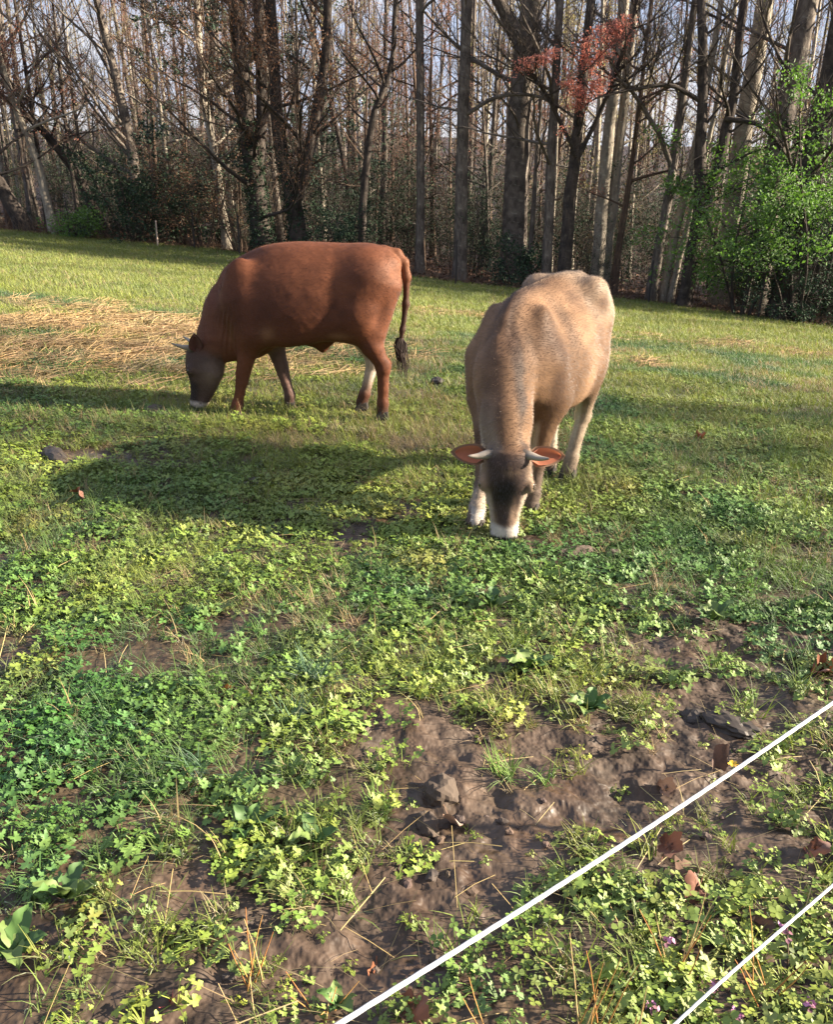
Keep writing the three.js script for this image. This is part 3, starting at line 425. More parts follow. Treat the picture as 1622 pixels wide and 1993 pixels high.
function makeTree(name, seed, o, label, at, group) {
  const t = thing(name, label, 'tree', at, group), g = growTree(seed, o);
  part('trunk', g.wood, BARK[o.bark ?? 'grey'], t); const c = part('crown', g.twigs, TWIG[o.twig ?? 'grey'], t);
  if (o.buds) { const keep = g.tips.filter((p) => !o.budWhere || o.budWhere(p)); part(o.budName ?? 'buds', leafBits(g.r, keep, o.budSize ?? 0.02, o.budPer ?? 1, o.budSpread ?? 0.04), LEAF[o.buds], t).userData.kind = 'stuff'; }
  if (o.ivy) { const r = rngOf(seed + 5), st = (o.stems ?? [o.trunk])[0], spots = []; for (let i = 0; i < o.ivy; i++) { const y = Math.pow(r(), 1.3) * (o.ivyTop ?? 3.2), k = Math.min(st.length - 2, Math.max(0, st.findIndex((q) => q[1] > y) - 1)), f = clamp((y - st[k][1]) / (st[k + 1][1] - st[k][1])), R = lerp(st[k][3], st[k + 1][3], f) + 0.04, a = r() * 6.28; spots.push(V3(lerp(st[k][0], st[k + 1][0], f) + R * Math.cos(a), y, lerp(st[k][2], st[k + 1][2], f) + R * Math.sin(a))); } part('ivy', leafBits(r, spots, 0.045, 2, 0.06), LEAF.holly, t); }
  return t;
}
const onLand = (x, d) => [x, groundY(x, d), -d];
// the trees one can tell apart along the edge: trunks follow the photograph's, in metres from each base
{
  const E = (x, dd) => onLand(x, woodEdge(x) + dd);
  const T = (name, seed, label, x, dd, o) => { const t = makeTree(name, seed, o, label, E(x, dd)); return t; };
  T('leaning_tree', 101, 'dark leaning tree at the far end of the wood edge, nearest the picture corner', -12.7, 0.8, { trunk: [[0, 0, 0, 0.26], [-0.9, 2.2, 0.2, 0.2], [-1.6, 4.5, 0.3, 0.15], [-2.0, 8, 0, 0.1], [-2.2, 13, 0, 0.05]], bark: 'dark', twig: 'brown', limbs: 16, first: 0.15, reach: 4.2, side: 0.6, subs: 7, twigs: 7, buds: 'russet', budSize: 0.03, budPer: 3, budSpread: 0.1 });
  T('pale_tree', 102, 'pale sunlit slim trunk leaning outward beside the dark leaning tree', -11.9, 0.9, { trunk: [[0, 0, 0, 0.15], [-0.2, 2.2, 0, 0.12], [-0.7, 4.5, 0.2, 0.1], [-0.8, 9, 0, 0.07], [-0.9, 13, 0, 0.03]], bark: 'pale', limbs: 10, first: 0.3, reach: 3, subs: 5, twigs: 6, buds: 'russet' });
  T('spreading_tree', 103, 'wide spreading tree with ladder-like rising side shoots left of the evergreen bush', -9.3, 1.5, { trunk: [[0, 0, 0, 0.2], [0.1, 2, 0, 0.17], [-0.1, 4.4, 0, 0.14], [-0.6, 8, 0, 0.1], [-0.9, 13, 0, 0.04]], bark: 'grey', limbs: 24, first: 0.2, reach: 5, el0: 0.55, el1: 0.9, side: 3.1, sided: 0.7, lift: 0.25, jink: 0.12, subs: 6, twigs: 6 });
  T('spreading_tree', 104, 'bent brown tree arching over the dark evergreen bush', -10.6, 2.2, { trunk: [[0, 0, 0, 0.17], [-0.7, 2.0, 0.3, 0.14], [-1.6, 3.4, 0.6, 0.11], [-3.0, 4.6, 0.9, 0.07], [-4.2, 5.4, 1.0, 0.03]], bark: 'dark', twig: 'brown', limbs: 16, first: 0.3, reach: 3.2, el0: 0.7, el1: 0.7, subs: 7, twigs: 7, buds: 'russet', budPer: 3, budSize: 0.03, budSpread: 0.1 });
  T('budding_tree', 105, 'rust-budded tree with drooping twigs above the orange thicket', -6.2, 0.9, { trunk: [[0, 0, 0, 0.15], [-0.15, 2.4, 0, 0.13], [-0.35, 5, 0.1, 0.11], [-0.3, 9, 0, 0.08], [-0.2, 14, 0, 0.03]], bark: 'pale', twig: 'brown', limbs: 18, first: 0.24, reach: 4.2, lift: 0.1, subs: 8, twigs: 8, buds: 'rust', budPer: 4, budSize: 0.03, budSpread: 0.12, side: 1.5 });
  T('twin_trunk_tree', 106, 'big ivy-clad twin-trunked tree standing behind the brown cow', -4.75, 0.5, { stems: [[[0, 0, 0, 0.36], [-0.15, 1.6, 0, 0.29], [-0.35, 4, 0, 0.25], [-0.4, 8, 0, 0.2], [-0.45, 16, 0, 0.1]], [[-0.2, 2.2, -0.05, 0.2], [0.12, 4, -0.1, 0.17], [0.18, 8, -0.1, 0.14], [0.3, 15, 0, 0.06]]], bark: 'dark', twig: 'brown', limbs: 22, first: 0.16, reach: 4.4, subs: 7, twigs: 7, buds: 'rust', budPer: 3, budSize: 0.03, budSpread: 0.12, side: 1.6, ivy: 1500, ivyTop: 4 });
  T('forked_tree', 107, 'dark thick tree forking above the brown cow rump', -3.55, 0.4, { stems: [[[0, 0, 0, 0.34], [-0.1, 1.4, 0, 0.26], [-0.45, 3.4, 0.1, 0.2], [-0.5, 7, 0.1, 0.15], [-0.6, 14, 0, 0.06]], [[-0.05, 1.8, 0, 0.19], [0.5, 3.6, -0.1, 0.16], [1.0, 6, 0, 0.13], [1.2, 12, 0, 0.06]]], bark: 'dark', twig: 'brown', limbs: 24, first: 0.2, reach: 4.2, subs: 7, twigs: 7, buds: 'rust', budPer: 3, budSize: 0.03, budSpread: 0.12, side: 1.6, ivy: 700 });
  T('curving_tree', 108, 'slender dark tree with a curving stem above the brown cow tail', -1.7, 1.4, { trunk: [[0, 0, 0, 0.14], [0.1, 2, 0, 0.12], [0.45, 4.2, 0, 0.1], [1.0, 5.6, 0, 0.08], [1.15, 7.5, 0, 0.07], [1.9, 11, 0, 0.03]], bark: 'dark', limbs: 14, first: 0.35, reach: 3, subs: 6, twigs: 6, buds: 'russet' });
  T('straight_tree', 109, 'straight grey trunk between the two cows, without low branches', 0.1, 1.6, { trunk: [[0, 0, 0, 0.14], [0.02, 4, 0, 0.125], [-0.05, 9, 0, 0.1], [-0.05, 16, 0, 0.05]], bark: 'grey', limbs: 8, first: 0.42, reach: 3, subs: 5, twigs: 6 });
  T('straight_tree', 110, 'tall grey trunk behind the dark fence post, arching limb on one side', 1.25, 1.2, { stems: [[[0, 0, 0, 0.2], [0.02, 4, 0, 0.17], [0.1, 9, 0, 0.14], [0.15, 17, 0, 0.06]], [[0.0, 4.3, 0, 0.055], [0.9, 4.75, 0.5, 0.05], [2.0, 4.7, 0.9, 0.04], [3.2, 4.0, 1.1, 0.02]]], bark: 'grey', twig: 'dark', limbs: 14, first: 0.3, reach: 2.8, subs: 6, twigs: 6 });
  T('massive_tree', 111, 'massive grey trunk with a high fork, beside the coral blossom', 2.95, 2.4, { stems: [[[0, 0, 0, 0.42], [-0.05, 3, 0, 0.35], [0.05, 6, 0, 0.31], [0.45, 10, 0, 0.22], [0.7, 17, 0, 0.1]], [[0.05, 6.2, 0, 0.22], [-0.9, 7.6, 0.2, 0.17], [-2.2, 9.2, 0.3, 0.12], [-3, 13, 0.2, 0.05]]], bark: 'grey', twig: 'grey', limbs: 26, first: 0.3, reach: 5, lift: 0.2, el0: 0.1, subs: 7, twigs: 7, side: 2.2, sided: 0.6, sides: 10 });
  T('straight_tree', 112, 'slim straight trunk under the coral blossom, crossed by long bare limbs', 3.66, 0.6, { trunk: [[0, 0, 0, 0.15], [-0.05, 3, 0, 0.13], [-0.05, 6, 0, 0.11], [0, 10, 0, 0.08], [0, 14, 0, 0.03]], bark: 'grey', twig: 'dark', limbs: 16, first: 0.25, reach: 4, side: 2.8, sided: 0.7, lift: 0.05, el0: 0.2, subs: 6, twigs: 6 });
  T('red_maple', 113, 'dark-stemmed tree with a spray of coral red blossom', 4.1, 0.5, { stems: [[[0, 0, 0, 0.2], [0.05, 2.4, 0, 0.17], [0.15, 4.4, 0, 0.15], [0.3, 8, 0, 0.1], [0.4, 14, 0, 0.04]], [[0.12, 3.3, 0.05, 0.07], [0.75, 4.9, 0.4, 0.06], [1.15, 6.3, 0.6, 0.045], [1.3, 7.2, 0.7, 0.02]], [[0.1, 3.6, 0.05, 0.06], [-0.7, 4.8, 0.5, 0.05], [-1.4, 5.6, 0.8, 0.035], [-1.7, 6, 0.8, 0.02]]], bark: 'dark', twig: 'dark', limbs: 40, first: 0.36, reach: 2.1, el0: 0.1, el1: 0.6, subs: 8, twigs: 8, side: 1.6, sided: 0.6, buds: 'coral', budName: 'blossom', budPer: 9, budSize: 0.027, budSpread: 0.10, budWhere: (p) => p.x > -2.3 && p.x < 0.9 && p.y < 6.15 + 0.4 * p.x && p.y > 4.45 + 0.35 * p.x + 0.3 * Math.sin(p.x * 4) && p.z > -0.5 });
  T('grey_pair_tree', 114, 'grey pair of close trunks rising right behind the fawn cow', 5.3, 2.0, { stems: [[[0, 0, 0, 0.2], [0.05, 4, 0, 0.17], [0.25, 9, 0, 0.13], [0.4, 16, 0, 0.05]], [[0.25, 0, -0.1, 0.16], [0.4, 4, -0.1, 0.14], [0.55, 9, 0, 0.1], [0.7, 15, 0, 0.05]]], bark: 'pale', limbs: 14, first: 0.35, reach: 3, subs: 6, twigs: 6, buds: 'straw' });
  T('crooked_tree', 115, 'grey crooked trunk with one long limb reaching up towards the coral blossom', 6.5, 0.5, { stems: [[[0, 0, 0, 0.16], [0.1, 1.6, 0, 0.13], [0.25, 3.3, 0, 0.115], [0.35, 6, 0, 0.09], [0.4, 12, 0, 0.04]], [[0.25, 3.4, 0, 0.075], [-0.3, 4.3, 0.2, 0.065], [-1.1, 5.2, 0.4, 0.05], [-1.9, 5.7, 0.5, 0.03], [-2.8, 6.6, 0.5, 0.015]]], bark: 'grey', twig: 'dark', limbs: 16, first: 0.35, reach: 2.6, side: 2.8, subs: 6, twigs: 7 });
  T('slanting_tree', 116, 'bundle of slanting grey stems between the crooked trunk and the black forked tree', 6.85, 1.0, { stems: [[[0, 0, 0, 0.13], [0.25, 2, 0, 0.11], [0.6, 5, 0, 0.09], [0.9, 11, 0, 0.04]], [[0.2, 0, 0.1, 0.09], [0.5, 2, 0.1, 0.08], [0.9, 5, 0.1, 0.06], [1.3, 10, 0, 0.03]]], bark: 'pale', limbs: 8, first: 0.4, reach: 2.4, subs: 5, twigs: 6 });
  T('black_forked_tree', 117, 'black trunk with pale lichen specks, forking in two above head height', 7.2, 0.25, { stems: [[[0, 0, 0, 0.2], [0.05, 1.3, 0, 0.175], [0.1, 2.3, 0, 0.165], [-0.05, 4, 0.05, 0.14], [-0.25, 6, 0.05, 0.12], [-0.5, 8, 0, 0.1], [-0.6, 14, 0, 0.04]], [[0.12, 2.0, 0, 0.15], [0.45, 3.4, -0.05, 0.14], [0.65, 5, -0.05, 0.125], [0.62, 7, 0, 0.1], [0.7, 14, 0, 0.04]], [[0.5, 4.6, 0, 0.07], [1.3, 4.4, 0.4, 0.055], [1.9, 3.6, 0.7, 0.045], [2.2, 2.9, 0.8, 0.02]], [[0.0, 4.9, 0, 0.06], [-1.0, 5.3, 0.3, 0.05], [-2.0, 5.2, 0.5, 0.04], [-2.9, 5.0, 0.6, 0.02]]], bark: 'dark', twig: 'dark', limbs: 30, first: 0.3, reach: 3.2, lift: 0.15, subs: 6, twigs: 7, sides: 10, side: 1.0 });
  T('tall_grey_tree', 118, 'tall pale grey trunk rising behind the top of the green leafy tree', 8.75, 3.2, { trunk: [[0, 0, 0, 0.3], [0.05, 4, 0, 0.26], [0.2, 8, 0, 0.22], [0.5, 17, 0, 0.1]], bark: 'pale', limbs: 12, first: 0.3, reach: 4, subs: 6, twigs: 6, sides: 10, buds: 'coral', budPer: 1, budWhere: (p) => p.y > 6 });
  T('tall_grey_tree', 119, 'thick grey trunk, second from the picture border, above the green foliage', 9.1, 2.0, { trunk: [[0, 0, 0, 0.36], [0.1, 4, 0, 0.3], [0.35, 8, 0, 0.26], [0.7, 17, 0, 0.1]], bark: 'grey', limbs: 16, first: 0.28, reach: 4.2, subs: 6, twigs: 6, sides: 10, side: 2.6 });
  T('tall_dark_tree', 120, 'dark thick trunk at the picture border above the green foliage', 9.3, 0.6, { trunk: [[0, 0, 0, 0.36], [0.1, 3, 0, 0.29], [0.3, 6, 0, 0.25], [0.6, 16, 0, 0.1]], bark: 'dark', twig: 'dark', limbs: 16, first: 0.24, reach: 4, subs: 6, twigs: 6, side: 2.2, ivy: 500 });
}
// leafy and evergreen ones
function leafyTree(name, seed, o, label, at) {   // several stems with a crown of real leaves
  const t = thing(name, label, o.category ?? 'tree', at), r = rngOf(seed), w = new Bag(), spots = [];
  for (let s = 0; s < o.stems; s++) { const a = s / o.stems * 6.28 + r(), st = shoot(r, V3(0.15 * Math.cos(a), -0.1, 0.15 * Math.sin(a)), V3(Math.cos(a) * o.splay, 1, Math.sin(a) * o.splay), o.height * (0.7 + 0.4 * r()), 8, { jink: 0.12 }); w.tube(st, st.map((_, k) => o.radius * (1 - 0.85 * k / 8)), 5);
    for (let j = 0; j < o.boughs; j++) { const u = o.from + (1 - o.from) * (j + r()) / o.boughs, q = along(st, u), b = r() * 6.28, sub = shoot(r, q.p, V3(Math.cos(b), o.rise + 0.4 * (r() - 0.5), Math.sin(b)), o.reach * (1.1 - 0.6 * u) * (0.5 + 0.8 * r()), 5, { jink: 0.2, lift: o.droop ?? 0 }); w.tube(sub, sub.map((_, k) => 0.014 * (1 - 0.7 * k / 5)), 3);
      for (let k = 0; k < o.clumps; k++) { const c = along(sub, 0.25 + 0.75 * Math.pow(r(), 0.7)); spots.push(c.p.add(V3((r() - 0.5) * o.fuzz, (r() - 0.5) * o.fuzz * (o.flatten ?? 0.7), (r() - 0.5) * o.fuzz))); } } }
  part('trunk', w.geo, BARK[o.bark ?? 'dark'], t); part('crown', leafBits(r, spots, o.leaf, o.per, o.spread, o.flat ?? 0), LEAF[o.mat], t); return t;
}
{
  const E = (x, dd) => onLand(x, woodEdge(x) + dd);
  leafyTree('green_leafy_tree', 201, { stems: 5, splay: 0.38, height: 4.4, radius: 0.05, boughs: 13, from: 0.22, rise: 0.25, reach: 2.0, clumps: 9, fuzz: 0.55, leaf: 0.042, per: 20, spread: 0.2, mat: 'green' }, 'young tree in fresh bright green leaf before the dark wood', E(8.35, 0.1));
  leafyTree('green_leafy_tree', 202, { stems: 4, splay: 0.3, height: 5.4, radius: 0.05, boughs: 12, from: 0.3, rise: 0.3, reach: 1.6, clumps: 8, fuzz: 0.5, leaf: 0.04, per: 18, spread: 0.18, mat: 'green' }, 'taller fresh green leafy tree at the picture border, sunlit at its top', E(9.6, 0.3));
  leafyTree('evergreen_bush', 203, { stems: 5, splay: 0.4, height: 2.6, radius: 0.04, boughs: 12, from: 0.05, rise: 0.1, reach: 1.6, clumps: 9, fuzz: 0.4, leaf: 0.035, per: 9, spread: 0.14, mat: 'holly', category: 'bush' }, 'dark green shade-filled bush low down at the border beneath the leafy trees', E(9.35, 0.2));
  leafyTree('evergreen_bush', 204, { stems: 6, splay: 0.5, height: 3.0, radius: 0.05, boughs: 13, from: 0.1, rise: 0.15, reach: 1.9, clumps: 9, fuzz: 0.5, leaf: 0.045, per: 9, spread: 0.17, mat: 'holly', category: 'bush' }, 'broad dark evergreen bush at the wood edge between pale trunks', E(-9.2, 0.9));
  leafyTree('evergreen_bush', 205, { stems: 5, splay: 0.5, height: 2.4, radius: 0.05, boughs: 12, from: 0.1, rise: 0.15, reach: 1.6, clumps: 8, fuzz: 0.5, leaf: 0.045, per: 9, spread: 0.17, mat: 'holly', category: 'bush' }, 'second dark evergreen bush, next to the orange thicket', E(-7.7, 1.2));
  leafyTree('evergreen_bush', 206, { stems: 5, splay: 0.5, height: 1.9, radius: 0.03, boughs: 10, from: 0.05, rise: 0.15, reach: 1.4, clumps: 8, fuzz: 0.4, leaf: 0.04, per: 8, spread: 0.15, mat: 'holly', category: 'bush' }, 'dark green bush behind the brown cow rump, beside the forked tree', E(-2.5, 0.8));
  leafyTree('evergreen_bush', 207, { stems: 4, splay: 0.5, height: 1.5, radius: 0.03, boughs: 9, from: 0.05, rise: 0.15, reach: 1.0, clumps: 8, fuzz: 0.4, leaf: 0.04, per: 8, spread: 0.15, mat: 'holly', category: 'bush' }, 'small dark bush just over the fawn cow rump', E(2.9, 1.0));
  leafyTree('evergreen_bush', 210, { stems: 4, splay: 0.5, height: 1.1, radius: 0.03, boughs: 9, from: 0.05, rise: 0.15, reach: 0.8, clumps: 8, fuzz: 0.3, leaf: 0.04, per: 8, spread: 0.15, mat: 'green', category: 'bush' }, 'low olive green bush at the foot of the pale leaning trunk', E(-10.7, 0.2));
  leafyTree('thicket_bush', 208, { stems: 7, splay: 0.45, height: 3.6, radius: 0.03, boughs: 12, from: 0.2, rise: 0.35, reach: 1.5, clumps: 9, fuzz: 0.5, leaf: 0.022, per: 9, spread: 0.16, mat: 'rust', bark: 'brown', category: 'bush' }, 'orange-brown budding thicket left of the brown cow', E(-6.9, 0.2));
  leafyTree('thicket_bush', 209, { stems: 6, splay: 0.4, height: 3.2, radius: 0.03, boughs: 10, from: 0.2, rise: 0.35, reach: 1.3, clumps: 8, fuzz: 0.5, leaf: 0.02, per: 8, spread: 0.16, mat: 'brownleaf', bark: 'brown', category: 'bush' }, 'brown twiggy thicket between the twin trunks and the orange thicket', E(-5.6, 0.4));
  leafyTree('pine_tree', 211, { stems: 1, splay: 0.03, height: 11, radius: 0.17, boughs: 46, from: 0.2, rise: 0.05, reach: 3.4, clumps: 12, fuzz: 0.45, flatten: 0.35, leaf: 0.06, per: 11, spread: 0.16, droop: -0.25, mat: 'pine' }, 'dark pine with drooping boughs standing in the wood above the orange thicket', E(-6.9, 2.4));
  leafyTree('pine_tree', 212, { stems: 1, splay: 0.03, height: 9, radius: 0.14, boughs: 40, from: 0.15, rise: 0.05, reach: 2.4, clumps: 10, fuzz: 0.45, flatten: 0.35, leaf: 0.06, per: 8, spread: 0.16, droop: -0.25, mat: 'pine' }, 'narrower dark pine deep behind the forked tree', E(-2.6, 7));
}
// the rest of the wood: a few kinds of bare tree, set out again and again
{
  const r = rngOf(77), kinds = [];
  const kind = (name, seed, o) => { const t = makeTree(name, seed, o, '', [0, 0, 0]); kinds.push(t); return t; };
  const put = (proto, x, d, s, label, group) => { const c = proto.userData.label ? copyOf(proto, label, group) : proto; c.userData.label = label; c.userData.group = group; c.position.set(...onLand(x, d)); c.rotation.y = r() * 6.283; c.scale.set(s, s * (0.9 + 0.2 * r()), s); return c; };
  const mids = [0, 1, 2, 3, 4, 5, 6].map((i) => kind('bare_tree', 300 + i, { height: 10.5 + 2.2 * (i % 3), radius: [0.09, 0.12, 0.065, 0.15, 0.085, 0.055, 0.11][i], lean: 0.07, jink: 0.26, el0: 0.25, lift: 0.3, bark: ['grey', 'pale', 'brown', 'grey', 'dark', 'pale', 'brown'][i], twig: ['grey', 'brown', 'brown', 'dark', 'dark', 'grey', 'brown'][i], limbs: [17, 15, 18, 18, 16, 15, 18][i], first: [0.2, 0.26, 0.14, 0.22, 0.18, 0.15, 0.2][i], reach: 2.9, subs: 6, twigs: 5, sides: 5, buds: [undefined, 'straw', 'russet', undefined, 'rust', 'straw', 'russet'][i], budSize: 0.028, budPer: 2, budSpread: 0.1 }));
  const spotsM = []; let guard = 0;
  while (spotsM.length < 94 && guard++ < 6000) { const x = -19 + 36 * r(), d = woodEdge(x) + 1.2 + 22 * Math.pow(r(), 1.15); if (Math.abs(x) > 0.6 * d + 3) continue; if (spotsM.every(([a, b]) => Math.hypot(a - x, b - d) > 0.9)) spotsM.push([x, d]); }
  spotsM.forEach(([x, d], i) => put(mids[i % 7], x, d, 0.6 + 0.6 * r(), 'slim bare trunk among many standing inside the wood', 'bare trees inside the wood'));
  const fars = [0, 1, 2, 3].map((i) => kind('distant_tree', 330 + i, { height: 15 + 2 * i, radius: 0.11 + 0.02 * i, lean: 0.03, bark: ['grey', 'brown', 'pale', 'grey'][i], twig: ['grey', 'brown', 'brown', 'grey'][i], limbs: 13, first: 0.2, reach: 2.8, subs: 4, twigs: 2, sides: 5, thin: 0.009, buds: ['straw', 'russet', 'straw', 'rust'][i], budSize: 0.05, budSpread: 0.2 }));
  const spotsF = []; guard = 0;
  while (spotsF.length < 96 && guard++ < 6000) { const d = 46 + 60 * Math.pow(r(), 1.1), x = (r() * 2 - 1) * (0.56 * d + 4); if (spotsF.every(([a, b]) => Math.hypot(a - x, b - d) > 2)) spotsF.push([x, d]); }
  spotsF.forEach(([x, d], i) => put(fars[i % 4], x, d, 0.85 + 0.5 * r(), 'hazy thin tree far back on the wooded rise', 'trees far back on the wooded rise'));
  // the wood and hedgerow go on out of the frame on the sun's side and shade the wood and parts of the field
  const beside = [[14.5, 25], [17, 21], [21, 24], [26, 20.5], [31, 23]];
  beside.forEach(([x, d], i) => put(mids[(i * 3 + 1) % 7], x, d, 1.1 + 0.35 * r(), 'bare tree of the wood beyond the picture border on the sunny side', 'bare trees beyond the border on the sunny side'));
  const row = [[30, 5.2], [36, 4.4], [40, 17.5], [26.5, 4.4], [33, 6.1], [41, 5.3]];
  row.forEach(([x, d], i) => put(mids[[3, 6, 1, 2, 4, 0][i]], x, d, 1.5 + 0.2 * r(), 'bare hedgerow tree out of the picture on the sunny side', 'bare hedgerow trees on the sunny side'));
}
// bramble and dead brush along the wood edge, leaf litter under the trees
{
  const r = rngOf(55), bag = new Bag();
  for (let i = 0; i < 2600; i++) { const x = -17 + 31 * r(), d = woodEdge(x) + 0.15 + 2.6 * r() * r(), p = V3(...onLand(x, d)); p.y -= 0.03; bag.tube(shoot(r, p, V3(r() - 0.5, 1, r() - 0.5), 0.25 + 0.8 * r() * r(), 3, { jink: 0.35, lift: -0.5 }), [0.006, 0.005, 0.004, 0.002], 3); }
  const m = new THREE.Mesh(bag.geo, new THREE.MeshStandardMaterial({ color: rgb(0.13, 0.085, 0.055), roughness: 0.95 })); m.name = 'brushwood'; m.userData.kind = 'stuff'; m.userData.label = 'dead brown brush along the foot of the wood'; scene.add(shade(m));
  const lg = grow([0, 0, 0.05, -0.032, 0.012, 0, 0, 0.0, -0.05, 0.032, 0.014, 0], [0, 1, 2, 0, 2, 3]), n = 14000, im = new THREE.InstancedMesh(lg, new THREE.MeshStandardMaterial({ color: 0xffffff, roughness: 0.9, side: THREE.DoubleSide }), n), M = new THREE.Matrix4(), q = new THREE.Quaternion(), e = new THREE.Euler(), c = new THREE.Color();
  for (let i = 0; i < n; i++) { const x = -18 + 32 * r(), d = woodEdge(x) + 0.1 + 14 * r() * r(); e.set((r() - 0.5) * 1.1, r() * 6.28, (r() - 0.5) * 1.1); const s = 0.8 + 0.9 * r(); M.compose(V3(x, groundY(x, d) + 0.012 + 0.03 * r(), -d), q.setFromEuler(e), V3(s, s, s)); im.setMatrixAt(i, M); const k = 0.6 + 0.7 * r(); im.setColorAt(i, c.setRGB(0.13 * k, 0.068 * k, 0.042 * k)); }
  im.name = 'leaf_litter'; im.userData.kind = 'stuff'; im.userData.label = 'brown leaf litter under the trees'; scene.add(shade(im));
}
// saplings and low growth that fill the wood between the trunks, and the mass of trees behind
{
  const r = rngOf(61), protos = [0, 1, 2, 3].map((k) => { const bag = new Bag(), tips = []; for (let s = 0; s < 3; s++) { const st = shoot(r, V3((r() - 0.5) * 0.5, -0.1, (r() - 0.5) * 0.5), V3((r() - 0.5) * 0.4, 1, (r() - 0.5) * 0.4), 2.2 + 2.2 * r(), 6, { jink: 0.12 }); bag.tube(st, st.map((_, i) => 0.02 * (1 - 0.75 * i / 6)), 4); for (let j = 0; j < 13; j++) { const q = along(st, 0.12 + 0.88 * j / 13), sub = shoot(r, q.p, V3(r() - 0.5, 0.1 + 0.4 * r(), r() - 0.5), 0.4 + 0.9 * r(), 3, { jink: 0.25 }); bag.tube(sub, [0.008, 0.006, 0.005, 0.003], 3); tips.push(sub[3], sub[2]); for (let i = 0; i < 4; i++) { const w = along(sub, 0.2 + 0.8 * r()), tw = shoot(r, w.p, V3(r() - 0.5, r() - 0.3, r() - 0.5), 0.2 + 0.3 * r(), 1); bag.tube(tw, [0.005, 0.003], 3); tips.push(tw[1]); } } } return { twigs: bag.geo, leaves: leafBits(r, tips, 0.04, k === 3 ? 6 : k === 2 ? 3 : 2, 0.15) }; });
  const dull = new THREE.MeshStandardMaterial({ color: rgb(0.055, 0.042, 0.034), roughness: 0.95 }), M = new THREE.Matrix4(), q = new THREE.Quaternion(), Y = V3(0, 1, 0);
  protos.forEach((p, k) => { const n = 240, a = new THREE.InstancedMesh(p.twigs, dull, n), b = new THREE.InstancedMesh(p.leaves, [LEAF.brownleaf, LEAF.holly, LEAF.holly, LEAF.holly][k], n); for (let i = 0; i < n; i++) { const east = i >= 165, d0 = east ? 0.6 + 11 * r() : 1 + 34 * Math.pow(r(), 1.1), x = east ? 11.5 + 22 * r() : (r() * 2 - 1) * (0.56 * (26 + d0) + 3), d = woodEdge(x) + d0, s = (0.45 + 0.6 * r()) * (d0 < 5 ? 0.75 : 1); M.compose(V3(x, groundY(x, d), -d), q.setFromAxisAngle(Y, r() * 6.283), V3(s, s * (0.8 + 0.5 * r()), s)); a.setMatrixAt(i, M); b.setMatrixAt(i, M); } a.name = numbered('undergrowth_stems'); b.name = numbered('undergrowth_leaves'); for (const o of [a, b]) { o.userData.kind = 'stuff'; o.userData.label = o === a ? 'tangle of thin saplings between the trunks' : 'sparse leaves of the undergrowth between the trunks'; scene.add(shade(o)); } });
  for (let k = 0; k < 4; k++) { const g = growTree(350 + k, { height: 12 + 1.5 * k, radius: 0.1 + 0.02 * k, limbs: 14, first: 0.12, reach: 2.6, subs: 4, twigs: 2, sides: 5, thin: 0.009 }), n = 38, parts = [[g.wood, BARK[['grey', 'brown', 'grey', 'dark'][k]], 'far_wood_trunks'], [g.twigs, TWIG[['grey', 'brown', 'brown', 'grey'][k]], 'far_wood_twigs'], [leafBits(g.r, g.tips, 0.045, 1, 0.2), LEAF[['straw', 'russet', 'straw', 'brownleaf'][k]], 'far_wood_buds']], mats = []; for (let i = 0; i < n; i++) { const d = 44 + 70 * r(), x = (r() * 2 - 1) * (0.56 * d + 6), s = 0.8 + 0.5 * r(); mats.push(new THREE.Matrix4().compose(V3(x, groundY(x, d) - 0.1, -d), new THREE.Quaternion().setFromAxisAngle(Y, r() * 6.283), V3(s, s, s))); } for (const [geo, mat, name] of parts) { const im = new THREE.InstancedMesh(geo, mat, n); mats.forEach((m, i) => im.setMatrixAt(i, m)); im.name = numbered(name); im.userData.kind = 'stuff'; im.userData.label = 'mass of bare trees far back in the wood'; scene.add(shade(im)); } }
}
// thin posts of the far fence
{
  const post = (x, d, h, col, label) => { const g = tubeOf([V3(0, -0.25, 0), V3(0.01, h * 0.5, 0), V3(0.02, h, 0.01)], [0.028, 0.026, 0.024], 6), cap = new THREE.ConeGeometry(0.032, 0.05, 6); const t = thing('fence_post', label, 'fence post', onLand(x, d), 'posts of the far fence'); part('post', g, col, t); cap.translate(0.02, h + 0.02, 0.01); part('cap', cap, col, t); };
  const dark = new THREE.MeshStandardMaterial({ color: rgb(0.035, 0.03, 0.027), roughness: 0.8 }), white = new THREE.MeshStandardMaterial({ color: rgb(0.55, 0.42, 0.33), roughness: 0.7 });
  for (const [x, dd, h, m, l] of [[1.08, -0.25, 1.15, dark, 'dark fence post between the two cows at the wood edge'], [6.3, -0.15, 1.1, dark, 'dark fence post right of the fawn cow rump'], [8.6, -0.2, 1.1, dark, 'dark fence post near the foot of the black forked tree'], [-7.0, -0.3, 1.1, dark, 'dark fence post under the orange thicket'], [-5.5, -0.3, 1.15, dark, 'dark fence post just left of the twin-trunked tree'], [-8.1, -0.5, 0.75, white, 'short whitish fence stake in front of the dark evergreen bush'], [-10.9, -0.3, 1.1, dark, 'dark fence post beside the pale sunlit leaning trunk']]) post(x, woodEdge(x) + dd, h, m, l);
}
